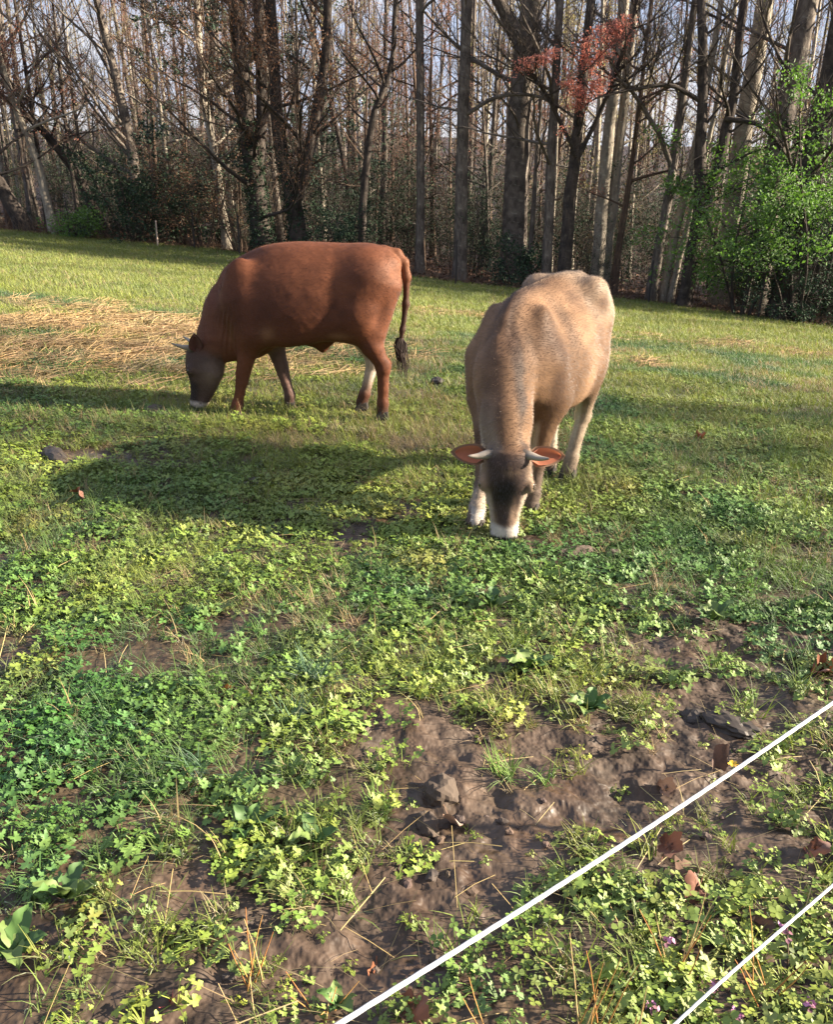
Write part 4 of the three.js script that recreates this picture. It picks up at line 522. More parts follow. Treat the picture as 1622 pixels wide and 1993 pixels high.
// ---------------------------------------------------------------- the sward: grasses, crowfoot, clover, straw (uncountable, so set out as stuff)
const leafStuff = new THREE.MeshPhysicalMaterial({ color: 0xffffff, roughness: 0.92, transmission: 0.42, thickness: 0, side: THREE.DoubleSide });
const weedStuff = new THREE.MeshStandardMaterial({ color: 0xffffff, roughness: 0.6, side: THREE.DoubleSide });
const dryStuff = new THREE.MeshStandardMaterial({ color: 0xffffff, roughness: 0.85, side: THREE.DoubleSide });
function bladeTo(P, I, x, z, a, lean, len, w, curl, seg = 3) {   // one grass blade
  const o = P.length / 3, cx = Math.cos(a), sx = Math.sin(a); let y = 0, out = 0, t = lean;
  for (let k = 0; k <= seg; k++) { const ww = w * (1 - Math.pow(k / seg, 1.6)) * 0.5 + 0.0002; P.push(x + cx * out - sx * ww, y, z + sx * out + cx * ww, x + cx * out + sx * ww, y, z + sx * out - cx * ww); out += Math.sin(t) * len / seg; y += Math.cos(t) * len / seg; t += curl / seg; }
  for (let k = 0; k < seg; k++) { const q = o + k * 2; I.push(q, q + 1, q + 2, q + 1, q + 3, q + 2); }
}
function grassTuft(seed, n, spread, len, w, leanMax) { const r = rngOf(seed), P = [], I = []; for (let i = 0; i < n; i++) { const a = r() * 6.283, q = Math.sqrt(r()) * spread; bladeTo(P, I, q * Math.cos(a * 3.7), q * Math.sin(a * 3.7), a, leanMax * (0.15 + 0.85 * r()), len * (0.5 + 0.7 * r()), w * (0.7 + 0.6 * r()), 0.3 + 1.0 * r()); } return grow(P, I); }
// a lobed crowfoot leaf, three parts each with three teeth, lying at (c), stalk to the plant's heart
function lobedLeaf(P, I, c, dir, up, size, r) {
  const n = V3(up.x, up.y, up.z).normalize(), f = dir.clone().addScaledVector(n, -dir.dot(n)).normalize(), s = V3().crossVectors(n, f), o = P.length / 3, ring = 21;
  P.push(c.x, c.y, c.z);
  for (let i = 0; i < ring; i++) { const a = (i / (ring - 1) - 0.5) * 5.1, lobe = Math.pow(Math.abs(Math.cos(a * 1.5 * 0.92)), 0.55), tooth = 0.86 + 0.14 * Math.cos(a * 9), q = size * (0.34 + 0.66 * lobe) * tooth * (1 - 0.12 * Math.abs(a) / 2.5) * (0.92 + 0.16 * r()), h = size * (0.10 * Math.sin(a * 3) + 0.12) * (q / size); P.push(c.x + (f.x * Math.cos(a) + s.x * Math.sin(a)) * q + n.x * h, c.y + (f.y * Math.cos(a) + s.y * Math.sin(a)) * q + n.y * h, c.z + (f.z * Math.cos(a) + s.z * Math.sin(a)) * q + n.z * h); }
  for (let i = 1; i < ring; i++) I.push(o, o + i, o + i + 1);
}
function stalkTo(P, I, a, b, w) { const o = P.length / 3, m = a.clone().lerp(b, 0.5); m.y += 0.12 * a.distanceTo(b); const d = V3().subVectors(b, a), s = V3(-d.z, 0, d.x).normalize().multiplyScalar(w); for (const q of [a, m, b]) P.push(q.x - s.x, q.y, q.z - s.z, q.x + s.x, q.y, q.z + s.z); I.push(o, o + 1, o + 2, o + 1, o + 3, o + 2, o + 2, o + 3, o + 4, o + 3, o + 5, o + 4); }
function crowfoot(seed, n, spread, size, tall) { const r = rngOf(seed), P = [], I = []; for (let i = 0; i < n; i++) { const a = r() * 6.283, q = spread * Math.sqrt(0.08 + r()), c = V3(q * Math.cos(a), tall * (0.35 + 0.75 * r()) * (1.1 - 0.5 * q / spread), q * Math.sin(a)); stalkTo(P, I, V3(0, 0, 0), c, 0.0011); lobedLeaf(P, I, c, V3(Math.cos(a), 0.1, Math.sin(a)), V3(Math.cos(a) * 0.5 + (r() - 0.5) * 0.9, 1, Math.sin(a) * 0.5 + (r() - 0.5) * 0.9), size * (0.6 + 0.7 * r()), r); } return grow(P, I); }
function clover(seed, n, spread, size, tall) {
  const r = rngOf(seed), P = [], I = [];
  for (let i = 0; i < n; i++) { const a = r() * 6.283, q = spread * Math.sqrt(r()), c = V3(q * Math.cos(a), tall * (0.4 + 0.7 * r()), q * Math.sin(a)), tx = (r() - 0.5) * 0.9, tz = (r() - 0.5) * 0.9, sz = size * (0.65 + 0.6 * r()), a0 = r() * 6.28; stalkTo(P, I, V3(c.x * 0.5, 0, c.z * 0.5), c, 0.0008);
    for (let k = 0; k < 3; k++) { const b = a0 + k * 2.094, o = P.length / 3, pt = (u, v) => { const x = Math.cos(b) * u - Math.sin(b) * v, z = Math.sin(b) * u + Math.cos(b) * v; P.push(c.x + x * sz, c.y + (tx * x + tz * z) * sz + 0.18 * Math.abs(v) * sz, c.z + z * sz); }; pt(0.02, 0); pt(0.35, -0.36); pt(0.75, -0.42); pt(1.0, -0.16); pt(0.92, 0); pt(1.0, 0.16); pt(0.75, 0.42); pt(0.35, 0.36); for (let m = 1; m < 7; m++) I.push(o, o + m, o + m + 1); } }
  return grow(P, I);
}
function strawBunch(seed, n, spread, len, rise, wide = 0.0016) { const r = rngOf(seed), P = [], I = []; for (let i = 0; i < n; i++) { const a = r() * 6.283, x = (r() - 0.5) * 2 * spread, z = (r() - 0.5) * 2 * spread, L = len * (0.4 + 0.8 * r()), h0 = 0.004 + 0.02 * r(), h1 = h0 + rise * (r() - 0.3), o = P.length / 3, w = wide * (0.7 + 0.7 * r()), b = 0.2 * (r() - 0.5); for (const t of [-0.5, 0, 0.5]) { const px = x + Math.cos(a + b * t) * L * t, pz = z + Math.sin(a + b * t) * L * t, py = lerp(h0, Math.max(0.003, h1), t + 0.5) + (t === 0 ? 0.006 : 0); P.push(px - Math.sin(a) * w, py, pz + Math.cos(a) * w, px + Math.sin(a) * w, py + w, pz - Math.cos(a) * w); } I.push(o, o + 1, o + 2, o + 1, o + 3, o + 2, o + 2, o + 3, o + 4, o + 3, o + 5, o + 4); } return grow(P, I); }
function sow(name, label, geo, mat, list) {   // list of [x, d, scale, [r, g, b]]
  if (!list.length) return;
  const im = new THREE.InstancedMesh(geo, mat, list.length), M = new THREE.Matrix4(), q = new THREE.Quaternion(), e = new THREE.Euler(), c = new THREE.Color(), r = rngOf(name.length * 131 + list.length);
  list.forEach(([x, d, s, k], i) => { e.set((r() - 0.5) * 0.25, r() * 6.283, (r() - 0.5) * 0.25); M.compose(V3(x, groundY(x, d) - 0.003, -d), q.setFromEuler(e), V3(s, s * (0.8 + 0.4 * r()), s)); im.setMatrixAt(i, M); im.setColorAt(i, c.setRGB(...k)); });
  im.name = numbered(name); im.userData.kind = 'stuff'; im.userData.label = label; scene.add(shade(im));
}
{
  const r = rngOf(2024), C = { fresh: [0.092, 0.162, 0.02], lime: [0.205, 0.24, 0.028], deep: [0.038, 0.11, 0.018], blue: [0.07, 0.15, 0.065], yellow: [0.25, 0.225, 0.04], dry: [0.30, 0.225, 0.10], tan: [0.33, 0.225, 0.105] };
  const vary = (c, k = 0.3) => { const s = 1 - k / 2 + k * r(); return [c[0] * s * (0.9 + 0.2 * r()), c[1] * s, c[2] * s * (0.85 + 0.3 * r())]; };
  const hue = (x, d) => { const a = fbm(x * 0.9, 11, d * 0.9, 3), b = fbm(x * 2.7 + 9, 4, d * 2.7, 3); let c = mix3(C.fresh, C.lime, clamp(0.45 + 1.3 * a - 0.45 * (1 - ss(2.4, 5, d)) + 0.3 * ss(3.6, 6.5, d))); c = mix3(c, C.deep, clamp(-1.6 * a + 0.9 * b + 0.12 + 0.42 * (1 - ss(2, 4, d)))); return mix3(c, C.yellow, clamp(b * 1.5 - 0.35 - 0.25 * (1 - ss(2, 3.5, d)))); };
  const lists = {}; const add = (k, v) => (lists[k] ??= []).push(v);
  // near and middle ground, 1 to 7.5 m: crowfoot, clover and short grass, thinned where the soil is bare
  const scatter = (d0, d1, per, pad, fn) => { const A = (d1 - d0) * (0.56 * (d0 + d1) + 2 * (0.35 + pad)), n = Math.round(A * per); for (let i = 0; i < n; i++) { const d = Math.sqrt(d0 * d0 + (d1 * d1 - d0 * d0) * r()), W = 0.56 * d + 0.35 + pad, x = (r() * 2 - 1) * W; if (d < woodEdge(x) + 0.4) fn(x, d); } };
  scatter(0.3, 4.6, 430, 1.9, (x, d) => { const m = mud(x, d), patch = fbm(x * 3.1 + 2, 7, d * 3.1, 2); if (r() < m * 1.25 - 0.02) return; if (patch < -0.04 - 0.1 * ss(2.4, 4, d) && r() < 0.88) return; const k = Math.floor(r() * 4); add('crowfoot' + k, [x, d, (0.55 + 0.75 * r()) * (1 - 0.35 * m), vary(mix3(hue(x, d), C.blue, 0.35 * r()), 0.5)]); });
  scatter(0.3, 6.5, 210, 1.9, (x, d) => { const m = mud(x, d), patch = fbm(x * 2.3 + 20, 3, d * 2.3, 2); if (r() < m * 1.2 + 0.05 || patch < -0.1) return; add('clover' + Math.floor(r() * 3), [x, d, 0.7 + 0.6 * r(), vary(mix3(hue(x, d), C.deep, 0.3), 0.4)]); });
  scatter(0.3, 6.5, 420, 1.9, (x, d) => { const m = mud(x, d), patch = fbm(x * 1.9 + 40, 5, d * 1.9, 3); if (r() < m * 1.15 || r() > 0.5 + 1.5 * patch + 0.2 * (d - 2)) return; const dry = r() < 0.08 + 1.2 * clamp(fbm(x * 1.3 + 60, 2, d * 1.3, 3) - 0.1) * ss(1.8, 3, d); add('turf' + Math.floor(r() * 4), [x, d, 0.55 + 0.6 * r(), vary(dry ? C.dry : hue(x, d), 0.4)]); });
  scatter(4.2, 9, 200, 2.6, (x, d) => { const m = mud(x, d), p = fbm(x * 1.6 + 2, 7, d * 1.6, 2); if (r() < m || r() < straw(x, d) * 0.9 || p < -0.15 || fbm(x * 1.3 + 60, 2, d * 1.3, 3) > 0.25) return; add('weed' + Math.floor(r() * 3), [x, d, 0.6 + 0.7 * r(), vary(mix3(hue(x, d), C.blue, 0.3 * r()), 0.5)]); });
  scatter(5.5, 13, 270, 3, (x, d) => { const m = mud(x, d), s = straw(x, d); if (r() < m || r() < s * 0.5) return; const dry = r() < 0.07 + 0.5 * s + 1.1 * clamp(fbm(x * 1.1 + 60, 2, d * 1.1, 3) - 0.12); add('sward' + Math.floor(r() * 4), [x, d, 0.6 + 0.7 * r(), vary(dry ? C.dry : hue(x, d), 0.4)]); });
  scatter(12, 29, 120, 4, (x, d) => { const s = straw(x, d); if (r() < s * 0.7) return; const dry = r() < 0.07 + 0.45 * s; add('sward' + Math.floor(r() * 4), [x, d, 1.0 + 0.8 * r(), vary(dry ? C.dry : mix3(hue(x, d), C.lime, 0.7), 0.35)]); });
  // seedlings and crumbs on the bare soil
  scatter(0.9, 4, 170, 0.3, (x, d) => { if (mud(x, d) < 0.25 || fbm(x * 4 + 9, 2, d * 4, 2) < -0.15) return; const k = r(); if (k < 0.55) add('crowfoot' + Math.floor(r() * 4), [x, d, 0.25 + 0.3 * r(), vary(hue(x, d), 0.5)]); else if (k < 0.75) add('turf' + Math.floor(r() * 4), [x, d, 0.3 + 0.35 * r(), vary(r() < 0.35 ? C.dry : hue(x, d), 0.4)]); else add('crumb' + Math.floor(r() * 2), [x, d, 0.5 + 0.9 * r(), vary([0.075, 0.052, 0.038], 0.8)]); });
  // straw
  scatter(3, 16, 150, 2.5, (x, d) => { const s = straw(x, d); if (r() > s * 0.75) return; add('straw' + Math.floor(r() * 3), [x, d, 0.8 + 0.7 * r(), vary(C.tan, 0.5)]); });
  scatter(0.9, 7, 34, 0.4, (x, d) => { add('stray' + Math.floor(r() * 3), [x, d, 0.35 + 0.6 * r(), vary(C.dry, 0.8)]); });
  // dry wisps standing in the sward
  scatter(1.0, 14, 10, 0.5, (x, d) => { if (r() < 0.5 + 0.8 * fbm(x + 5, 1, d, 2)) add('wisp' + Math.floor(r() * 2), [x, d, 0.6 + 0.6 * r(), vary(C.dry, 0.5)]); });
  const G = {}; for (let i = 0; i < 4; i++) { G['crowfoot' + i] = ['crowfoot', 'small lobed-leaf weeds covering the pasture', crowfoot(400 + i, 12 + 2 * i, 0.045 + 0.006 * i, 0.0125 + 0.0013 * i, 0.045)]; G['turf' + i] = ['short_grass', 'short grass blades in the near pasture', grassTuft(420 + i, 18, 0.035, 0.075 + 0.012 * i, 0.0032, 1.1)]; G['sward' + i] = ['field_grass', 'grass of the open field', grassTuft(430 + i, 22, 0.08, 0.05 + 0.009 * i, 0.0062, 1.3)]; }
  for (let i = 0; i < 3; i++) { G['clover' + i] = ['clover', 'clover leaves among the grass', clover(440 + i, 13, 0.055, 0.0105 + 0.001 * i, 0.04)]; G['weed' + i] = ['weed_cover', 'leafy weeds in the middle of the field', crowfoot(450 + i, 16, 0.08, 0.0145, 0.034)]; G['stray' + i] = ['straw', 'stray dry stalks on the near ground', strawBunch(480 + i, 3, 0.12, 0.26, 0.03, 0.0009)]; G['straw' + i] = ['straw', 'dry straw lying on the grass', strawBunch(460 + i, 30, 0.13, 0.22, 0.04)]; }
  for (let i = 0; i < 2; i++) G['wisp' + i] = ['dry_grass', 'thin dry stalks in the pasture', grassTuft(470 + i, 5, 0.02, 0.14, 0.0022, 0.8)];
  for (let i = 0; i < 2; i++) { const g = new THREE.IcosahedronGeometry(0.012, 1), a = g.attributes.position; for (let j = 0; j < a.count; j++) { const x = a.getX(j), y = a.getY(j), z = a.getZ(j), f = 1 + 0.45 * noise3(x * 160 + i * 9, y * 160, z * 160); a.setXYZ(j, x * f * 1.3, y * f * 0.7 + 0.004, z * f); } g.computeVertexNormals(); G['crumb' + i] = ['soil_crumbs', 'crumbs of soil on the bare ground', g]; }
  for (const k in lists) { const [n, l, g] = G[k]; sow(n, l, g, /stra|wisp|crumb/.test(k) ? dryStuff : /crow|clov|weed/.test(k) ? weedStuff : leafStuff, lists[k]); }
}
// ---------------------------------------------------------------- the near electric-fence ropes
{
  // three-lobed twisted rope between posts just out of the frame; [x, y, d] along it
  const rope = (label, pts, rad) => {
    const c = new THREE.CatmullRomCurve3(pts.map(([x, y, d]) => V3(x, y, -d)), false, 'centripetal'), n = 900, s = 12, P = [], I = [], fr = c.computeFrenetFrames(n), L = c.getLength();
    for (let i = 0; i <= n; i++) { const p = c.getPointAt(i / n), tw = i / n * L / 0.028 * 6.283 / 3; for (let j = 0; j < s; j++) { const a = j / s * 6.283, q = rad * (0.86 + 0.16 * Math.abs(Math.cos(1.5 * (a - tw)))); P.push(p.x + q * (fr.normals[i].x * Math.cos(a) + fr.binormals[i].x * Math.sin(a)), p.y + q * (fr.normals[i].y * Math.cos(a) + fr.binormals[i].y * Math.sin(a)), p.z + q * (fr.normals[i].z * Math.cos(a) + fr.binormals[i].z * Math.sin(a))); } }
    for (let i = 0; i < n; i++) for (let j = 0; j < s; j++) { const a = i * s + j, b = i * s + (j + 1) % s; I.push(a, a + s, b, b, a + s, b + s); }
    return single('fence_rope', grow(P, I), new THREE.MeshStandardMaterial({ color: rgb(0.62, 0.62, 0.63), roughness: 0.6 }), label, 'rope', [0, 0, 0]);
  };
  const A = V3(-0.064, 0, 0.498), D = V3(0.565 + 0.064, 0, 0.966 - 0.498), at = (t) => [A.x + D.x * t, A.z + D.z * t];
  const run = (ys) => ys.map(([t, y]) => { const [x, d] = at(t); return [x, y, d]; });
  rope('upper white fence rope running up across the foreground, the thicker looking one', run([[-1.5, 0.93], [-0.6, 0.912], [0, 0.9], [0.3, 0.894], [0.6, 0.893], [1, 0.9], [1.6, 0.915], [2.6, 0.95]]), 0.0024);
  rope('lower white fence rope with a slight kink, in the corner of the foreground', run([[-1.5, 0.52], [-0.2, 0.5], [0.45, 0.492], [0.62, 0.5], [0.79, 0.505], [0.98, 0.503], [1.2, 0.5], [2.6, 0.53]]), 0.0023);
  for (const [t, label] of [[-1.5, 'thin fence post behind the viewer carrying the white ropes'], [2.6, 'thin fence post beyond the picture corner carrying the white ropes']]) { const [x, d] = at(t), g = tubeOf([V3(0, -0.2, 0), V3(0, 0.5, 0), V3(0, 1.05, 0)], [0.012, 0.012, 0.011], 8); const p = thing('rope_post', label, 'fence post', onLand(x, d)); part('post', g, new THREE.MeshStandardMaterial({ color: rgb(0.5, 0.5, 0.48), roughness: 0.5 }), p); for (const y of [0.525, 0.94]) { const k = new THREE.TorusGeometry(0.014, 0.004, 6, 12); k.rotateX(Math.PI / 2); k.translate(0, y, 0); part('clip', k, p.children[0].material, p); } }
}
// ---------------------------------------------------------------- small things one can pick out on the ground
const G = (x, d, up = 0) => [x, groundY(x, d) + up, -d];
{ // fallen leaves, lobed and curled
  const leaf = (seed, size, curl) => {
    const r = rngOf(seed), P = [0, 0, 0], I = [], n = 34, ring = [];
    for (let i = 0; i <= n; i++) { const a = (i / n) * 6.283, q = size * (0.55 + 0.3 * Math.pow(Math.abs(Math.cos(a * 2.5)), 0.8) + 0.1 * Math.cos(a) + 0.06 * Math.cos(a * 11 + seed)), x = Math.cos(a) * q, z = Math.sin(a) * q * 0.8; ring.push([x, z]); }
    const y = (x, z) => curl * (z * z * 9 + 2.2 * x * x * Math.sign(x) + 0.012 * Math.sin(x * 60 + seed) + 0.01 * Math.sin(z * 75));
    const rings = [0.35, 0.7, 1]; for (const k of rings) for (const [x, z] of ring) P.push(x * k, y(x * k, z * k), z * k);
    const m = n + 1; for (let i = 0; i < n; i++) { I.push(0, 2 + i, 1 + i); for (let k = 0; k < 2; k++) { const a = 1 + k * m + i; I.push(a, a + 1, a + m, a + 1, a + m + 1, a + m); } }
    stemTo(P, I, V3(-size * 0.5, y(-size * 0.5, 0), 0), V3(-size * 1.2, 0.01, size * 0.2)); return grow(P, I);
  };
  function stemTo(P, I, a, b) { const o = P.length / 3, w = 0.0012; P.push(a.x, a.y, a.z - w, a.x, a.y, a.z + w, b.x, b.y, b.z - w, b.x, b.y, b.z + w); I.push(o, o + 1, o + 2, o + 1, o + 3, o + 2); }
  const tone = { brown: rgb(0.15, 0.06, 0.035), rust: rgb(0.22, 0.075, 0.03), pale: rgb(0.22, 0.13, 0.085), red: rgb(0.36, 0.05, 0.035), dark: rgb(0.10, 0.055, 0.04), orange: rgb(0.42, 0.15, 0.03) };
  for (const [x, d, s, turn, tilt, t, label, up, curl] of [
    [0.64, 1.67, 0.055, 0.8, 0.5, 'brown', 'large red-brown fallen leaf, topmost of three between the fence ropes', 0.03, 3], [0.67, 1.595, 0.05, 2.4, -0.3, 'pale', 'pale brown curled leaf, middle of three between the fence ropes', 0.025, 4], [0.66, 1.525, 0.055, 3.9, 0.25, 'brown', 'dark red-brown leaf, lowest of three between the fence ropes', 0.02, 3],
    [0.70, 1.91, 0.042, 1.1, 0.6, 'pale', 'pinkish brown leaf standing just above the upper rope', 0.025, 5], [1.0, 1.65, 0.045, 0.3, 0.6, 'brown', 'narrow brown leaf near the picture border over the lower rope', 0.025, 6], [1.41, 2.49, 0.085, 0.5, 0.35, 'rust', 'big red-brown curled leaf at the border above both ropes', 0.03, 5],
    [-0.005, 1.2, 0.06, 2.0, 0.2, 'brown', 'brown lobed leaf at the bottom edge beside the upper rope', 0.02, 3], [-0.09, 1.32, 0.025, 4.4, 0.2, 'rust', 'small rusty leaf lying on mud left of the upper rope end', 0.012, 5], [-0.51, 1.24, 0.024, 1.0, 0.3, 'red', 'small bright red leaf on the mud near the bottom', 0.02, 5],
    [-1.73, 4.05, 0.075, 1.2, 1.1, 'rust', 'rusty leaf standing upright in the grass far from the cows', 0.06, 4], [-0.62, 2.35, 0.022, 3.0, 0.5, 'orange', 'small orange leaf among dense green weeds', 0.035, 4], [0.10, 1.79, 0.06, 5.0, 0.15, 'pale', 'pale torn leaf on the mud below the grass tuft', 0.015, 4],
    [0.88, 2.0, 0.045, 2.2, 0.3, 'dark', 'dark brown leaf behind the yellow dandelion', 0.02, 5], [0.78, 1.42, 0.05, 1.4, 0.2, 'dark', 'dark leaf half buried right under the lowest of the three leaves', 0.01, 3], [1.98, 5.65, 0.07, 0.6, 0.4, 'rust', 'brown leaf lying in the field behind the fawn cow', 0.03, 4]]) {
    const m = single('fallen_leaf', leaf(Math.round(x * 97 + d * 31) + 500, s * 0.8, curl * 0.55), new THREE.MeshPhysicalMaterial({ color: tone[t], roughness: 0.9, transmission: 0.15, thickness: 0, side: THREE.DoubleSide }), label, 'leaf', G(x, d, up)); m.rotation.set(tilt, turn, tilt * 0.5);
  }
}
{ // broad-leaved dock plants: every leaf its own part
  const mat = [[0.055, 0.115, 0.02], [0.10, 0.15, 0.035], [0.045, 0.095, 0.022]].map((c) => new THREE.MeshStandardMaterial({ color: rgb(...c), roughness: 0.65, side: THREE.DoubleSide })), geos = [0, 1, 2].map((v) => { const P = [], I = [], n = 9; for (let i = 0; i <= n; i++) { const t = i / n, w = 0.24 * Math.pow(Math.sin(Math.PI * Math.pow(t, 0.8) * 0.96 + 0.06), 0.9), y = Math.sin(t * (1.9 + 0.3 * v)) * 0.32; for (const u of [-1, -0.5, 0, 0.5, 1]) P.push(t, y + Math.abs(u) * 0.07 + 0.045 * Math.sin(t * 15 + u * 4 + v) * Math.abs(u) + 0.02 * Math.sin(t * 23 + v), u * w * (1 + 0.13 * Math.sin(t * 19 + v * 2 + u))); } for (let i = 0; i < n; i++) for (let j = 0; j < 4; j++) { const a = i * 5 + j; I.push(a, a + 5, a + 1, a + 1, a + 5, a + 6); } return grow(P, I); });
  for (const [x, d, n, size, seed, label] of [[-0.44, 1.73, 8, 0.10, 1, 'dock plant with broad wavy leaves on bare mud, left of the long single leaf'], [-0.26, 1.69, 4, 0.10, 2, 'reddish-stalked plant with one long flat leaf on the mud'], [-0.82, 1.5, 5, 0.12, 3, 'dock plant with one big pale leaf near the picture border'], [-0.88, 1.36, 6, 0.11, 4, 'dock plant in the lower corner below the big pale leaf'], [0.39, 2.52, 9, 0.11, 5, 'dark leafy dock plant in the middle of the muddy ground'], [0.55, 2.27, 9, 0.09, 6, 'bushy dock plant on mud before the upper rope'], [0.30, 2.98, 7, 0.11, 7, 'dock plant in the shade nearest the fawn cow muzzle'], [1.15, 2.88, 7, 0.12, 8, 'tall dock plant by bare soil right of the cow, near the border'], [-0.16, 1.24, 5, 0.07, 9, 'small dock plant at the bottom beside the red leaf']]) {
    const t = thing('dock_plant', label, 'plant', G(x, d, 0.004)), r = rngOf(800 + seed);
    for (let i = 0; i < n; i++) { const m = part('leaf', geos[i % 3], mat[Math.floor(r() * 3)], t), s = size * 0.8 * (0.7 + 0.5 * r()); m.scale.set(s, s * (0.7 + 0.8 * r()), s * (0.9 + 0.3 * r())); m.rotation.set((r() - 0.5) * 0.4, i / n * 6.283 + r() * 0.7, 0.1 + 0.35 * r()); }
  }
}
{ // grass tufts that stand out
  const tint = { bright: [0.12, 0.21, 0.025], blue: [0.07, 0.14, 0.07], dull: [0.14, 0.15, 0.04] };
  for (const [x, d, n, len, t, seed, label] of [[-0.10, 1.84, 70, 0.07, 'bright', 1, 'bright green grass tuft on mud left of the hollow'], [0.25, 2.0, 60, 0.10, 'bright', 2, 'fresh grass tuft on the lip of the muddy hollow'], [-0.34, 2.42, 90, 0.15, 'blue', 3, 'bluish sprawling grass tuft at the middle of the weeds'], [-0.39, 2.2, 40, 0.13, 'blue', 4, 'small blue-green grass tuft in front of the sprawling one'], [0.36, 1.95, 26, 0.08, 'bright', 5, 'thin grass tuft on mud between the hollow and the upper rope'], [-0.62, 1.95, 50, 0.12, 'blue', 6, 'blue-green grass tuft sunk in the dense near weeds'], [-0.28, 1.5, 40, 0.09, 'dull', 7, 'yellowish grass tuft on mud below the dock plant'], [0.72, 1.58, 40, 0.08, 'dull', 8, 'olive grass tuft beside the three fallen leaves']]) single('grass_tuft', grassTuft(900 + seed, n, 0.035, len, 0.0034, 1.25), new THREE.MeshPhysicalMaterial({ color: rgb(...tint[t]), roughness: 0.9, transmission: 0.3, thickness: 0, side: THREE.DoubleSide }), label, 'grass tuft', G(x, d));
}
{ // dry stalks standing in the foreground, each stalk a part
  const mats = [[0.42, 0.22, 0.06], [0.36, 0.15, 0.04], [0.46, 0.32, 0.14]].map((c) => new THREE.MeshStandardMaterial({ color: rgb(...c), roughness: 0.8 }));
  for (const [x, d, n, h, lean, seed, label] of [[0.335, 1.15, 8, 0.27, 0.25, 1, 'tall orange dry stalks crossing under the upper rope'], [0.42, 1.13, 4, 0.19, 0.12, 2, 'short upright orange stalks between the two clumps of tall stalks'], [0.54, 1.3, 9, 0.20, 0.35, 3, 'fan of dry stalks by the purple flowers near the lower rope'], [0.17, 1.12, 4, 0.17, 0.6, 4, 'bent dry stalks leaning at the bottom edge'], [-0.35, 1.3, 6, 0.24, 0.3, 5, 'thin dry stalks rising from the bare mud near the bottom'], [0.72, 1.25, 7, 0.19, 0.5, 6, 'dry stalks leaning over the lower rope'], [-0.18, 1.22, 7, 0.10, 0.9, 7, 'tangle of short withered stalks on mud at the bottom']]) {
    const t = thing('dry_stalk_clump', label, 'dry grass', G(x, d)), r = rngOf(950 + seed);
    for (let i = 0; i < n; i++) { const a = r() * 6.283, L = h * (0.5 + 0.6 * r()), st = shoot(r, V3((r() - 0.5) * 0.05, -0.01, (r() - 0.5) * 0.04), V3(Math.cos(a) * lean, 1, Math.sin(a) * lean * 0.8), L, 5, { jink: 0.07, lift: -0.3 * lean }); part('stalk', tubeOf(st, st.map((_, k) => 0.0019 * (1 - 0.6 * k / 5)), 5), mats[Math.floor(r() * 3)], t); }
  }
}
{ // purple dead-nettles and a dandelion
  const stemM = new THREE.MeshStandardMaterial({ color: rgb(0.13, 0.09, 0.06), roughness: 0.8 }), leafM = new THREE.MeshStandardMaterial({ color: rgb(0.10, 0.13, 0.05), roughness: 0.7, side: THREE.DoubleSide }), topM = new THREE.MeshStandardMaterial({ color: rgb(0.17, 0.075, 0.10), roughness: 0.8, side: THREE.DoubleSide }), petal = new THREE.MeshStandardMaterial({ color: rgb(0.46, 0.20, 0.36), roughness: 0.7, side: THREE.DoubleSide });
  for (const [x, d, h, seed, label] of [[0.525, 1.35, 0.09, 1, 'purple flowering weed beside the fan of dry stalks'], [0.80, 1.33, 0.11, 2, 'purple flowering weed under the lower rope near the border'], [0.60, 1.25, 0.07, 3, 'purple flowering weed just below the lower rope kink'], [0.475, 1.2, 0.05, 4, 'purple flowering weed at the bottom edge left of the lower rope'], [0.64, 1.19, 0.06, 5, 'pinkish flowering weed at the bottom edge right of the lower rope'], [0.79, 1.21, 0.06, 6, 'purple flowering weed in the lower corner']]) {
    const t = thing('flowering_weed', label, 'flower', G(x, d)), r = rngOf(980 + seed), st = shoot(r, V3(0, -0.01, 0), V3((r() - 0.5) * 0.3, 1, (r() - 0.5) * 0.3), h, 4, { jink: 0.06 }); part('stem', tubeOf(st, [0.002, 0.002, 0.0018, 0.0016, 0.0014], 5), stemM, t);
    for (let i = 0; i < 10; i++) { const q = along(st, 0.35 + 0.65 * i / 10), a = i * 2.4, P = [], s = 0.016 * (1.15 - 0.05 * i); for (const [u, v, w] of [[0.1, 0, 0], [0.45, 0.38, 0.05], [0.75, 0.3, -0.08], [1, 0, -0.22], [0.75, -0.3, -0.08], [0.45, -0.38, 0.05]]) P.push(q.p.x + (Math.cos(a) * u - Math.sin(a) * v) * s, q.p.y + w * s, q.p.z + (Math.sin(a) * u + Math.cos(a) * v) * s); part('leaf', grow(P, [0, 1, 2, 0, 2, 3, 0, 3, 4, 0, 4, 5]), i > 4 ? topM : leafM, t); }
    part('blossom', leafBits(r, Array.from({ length: 7 }, () => st[4].clone().add(V3((r() - 0.5) * 0.022, -0.012 * r(), (r() - 0.5) * 0.022))), 0.006, 2, 0.004), petal, t);
  }
  const t = thing('dandelion', 'yellow dandelion flower above the upper rope', 'flower', G(0.90, 1.97)), st = [V3(0, -0.01, 0), V3(0.004, 0.03, 0.004), V3(0.0, 0.055, 0.01)]; part('stem', tubeOf(st, [0.002, 0.002, 0.002], 5), leafM, t); const pm = new THREE.MeshStandardMaterial({ color: rgb(0.75, 0.48, 0.03), roughness: 0.7, side: THREE.DoubleSide });
  for (let i = 0; i < 18; i++) { const a = i * 2.4, L = 0.009 + 0.006 * (i % 3) / 2; part('petal', grow([0, 0.055, 0.01, Math.cos(a - 0.2) * L, 0.06, 0.01 + Math.sin(a - 0.2) * L, Math.cos(a + 0.2) * L, 0.061, 0.01 + Math.sin(a + 0.2) * L], [0, 1, 2]), pm, t); }
}
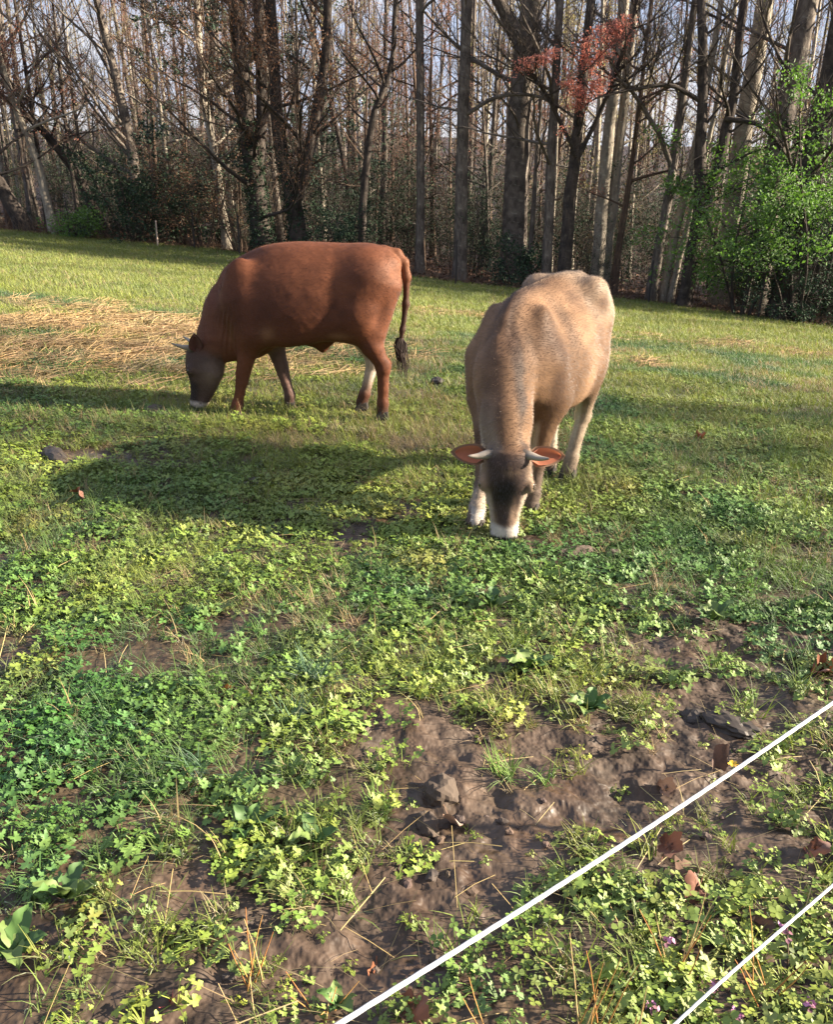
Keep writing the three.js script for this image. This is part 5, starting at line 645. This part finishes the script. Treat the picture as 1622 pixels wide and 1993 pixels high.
{ // clods of soil and dung
  const clod = (seed, sx, sy, sz) => { const g = new THREE.IcosahedronGeometry(1, 4), p = g.attributes.position; for (let i = 0; i < p.count; i++) { const v = V3().fromBufferAttribute(p, i), k = 1 + 0.26 * fbm(v.x * 2.1 + seed, v.y * 2.1, v.z * 2.1, 3) + 0.08 * fbm(v.x * 7 + seed, v.y * 7, v.z * 7, 2); p.setXYZ(i, v.x * k * sx, v.y * k * sy, v.z * k * sz); } g.computeVertexNormals(); return g; };
  const soil = new THREE.MeshStandardMaterial({ color: rgb(0.07, 0.05, 0.036), roughness: 0.9 }), dung = new THREE.MeshStandardMaterial({ color: rgb(0.035, 0.026, 0.02), roughness: 0.6 });
  for (const [x, d, sx, sy, sz, m, name, label] of [[0.74, 3.57, 0.10, 0.035, 0.05, soil, 'soil_clod', 'brown clod of soil beside the fawn cow muzzle'], [0.92, 3.53, 0.05, 0.025, 0.04, soil, 'soil_clod', 'smaller soil clod right of the one at the muzzle'], [-2.2, 4.85, 0.17, 0.04, 0.06, dung, 'cow_pat', 'dark cow pat on the grass in front of the brown cow'], [-1.98, 4.78, 0.12, 0.03, 0.07, dung, 'cow_pat', 'second dark cow pat touching the first'], [0.19, 7.39, 0.09, 0.05, 0.06, dung, 'cow_pat', 'dark lump in the grass behind the fawn cow shoulder'], [-0.93, 4.45, 0.06, 0.03, 0.05, dung, 'cow_pat', 'small dark lump in the shade between the cows'], [0.07, 1.9, 0.05, 0.045, 0.05, soil, 'soil_clod', 'raised soil clod on the rim of the muddy hollow'], [0.03, 1.78, 0.03, 0.03, 0.05, soil, 'soil_clod', 'narrow upright soil clod left of the pale torn leaf'], [0.98, 2.2, 0.09, 0.03, 0.05, dung, 'cow_pat', 'dark dung lump on mud above the upper rope'], [0.90, 2.27, 0.05, 0.03, 0.05, dung, 'cow_pat', 'smaller dark dung lump next to the one above the rope'], [-3.9, 17.9, 0.14, 0.07, 0.1, dung, 'cow_pat', 'dark lump on the far bright grass above the straw'], [-1.3, 9.65, 0.12, 0.06, 0.1, soil, 'soil_clod', 'brown clod in the straw behind the brown cow head'], [-1.9, 5.9, 0.1, 0.04, 0.07, soil, 'soil_clod', 'brown tussock of soil in front of the brown cow muzzle']]) { const c = single(name, clod(x * 7 + d, sx, sy, sz), m, label, m === soil ? 'soil clod' : 'cow pat', G(x, d, sy * 0.25)); c.rotation.y = x * 9; }
}
renderer.render(scene, camera);
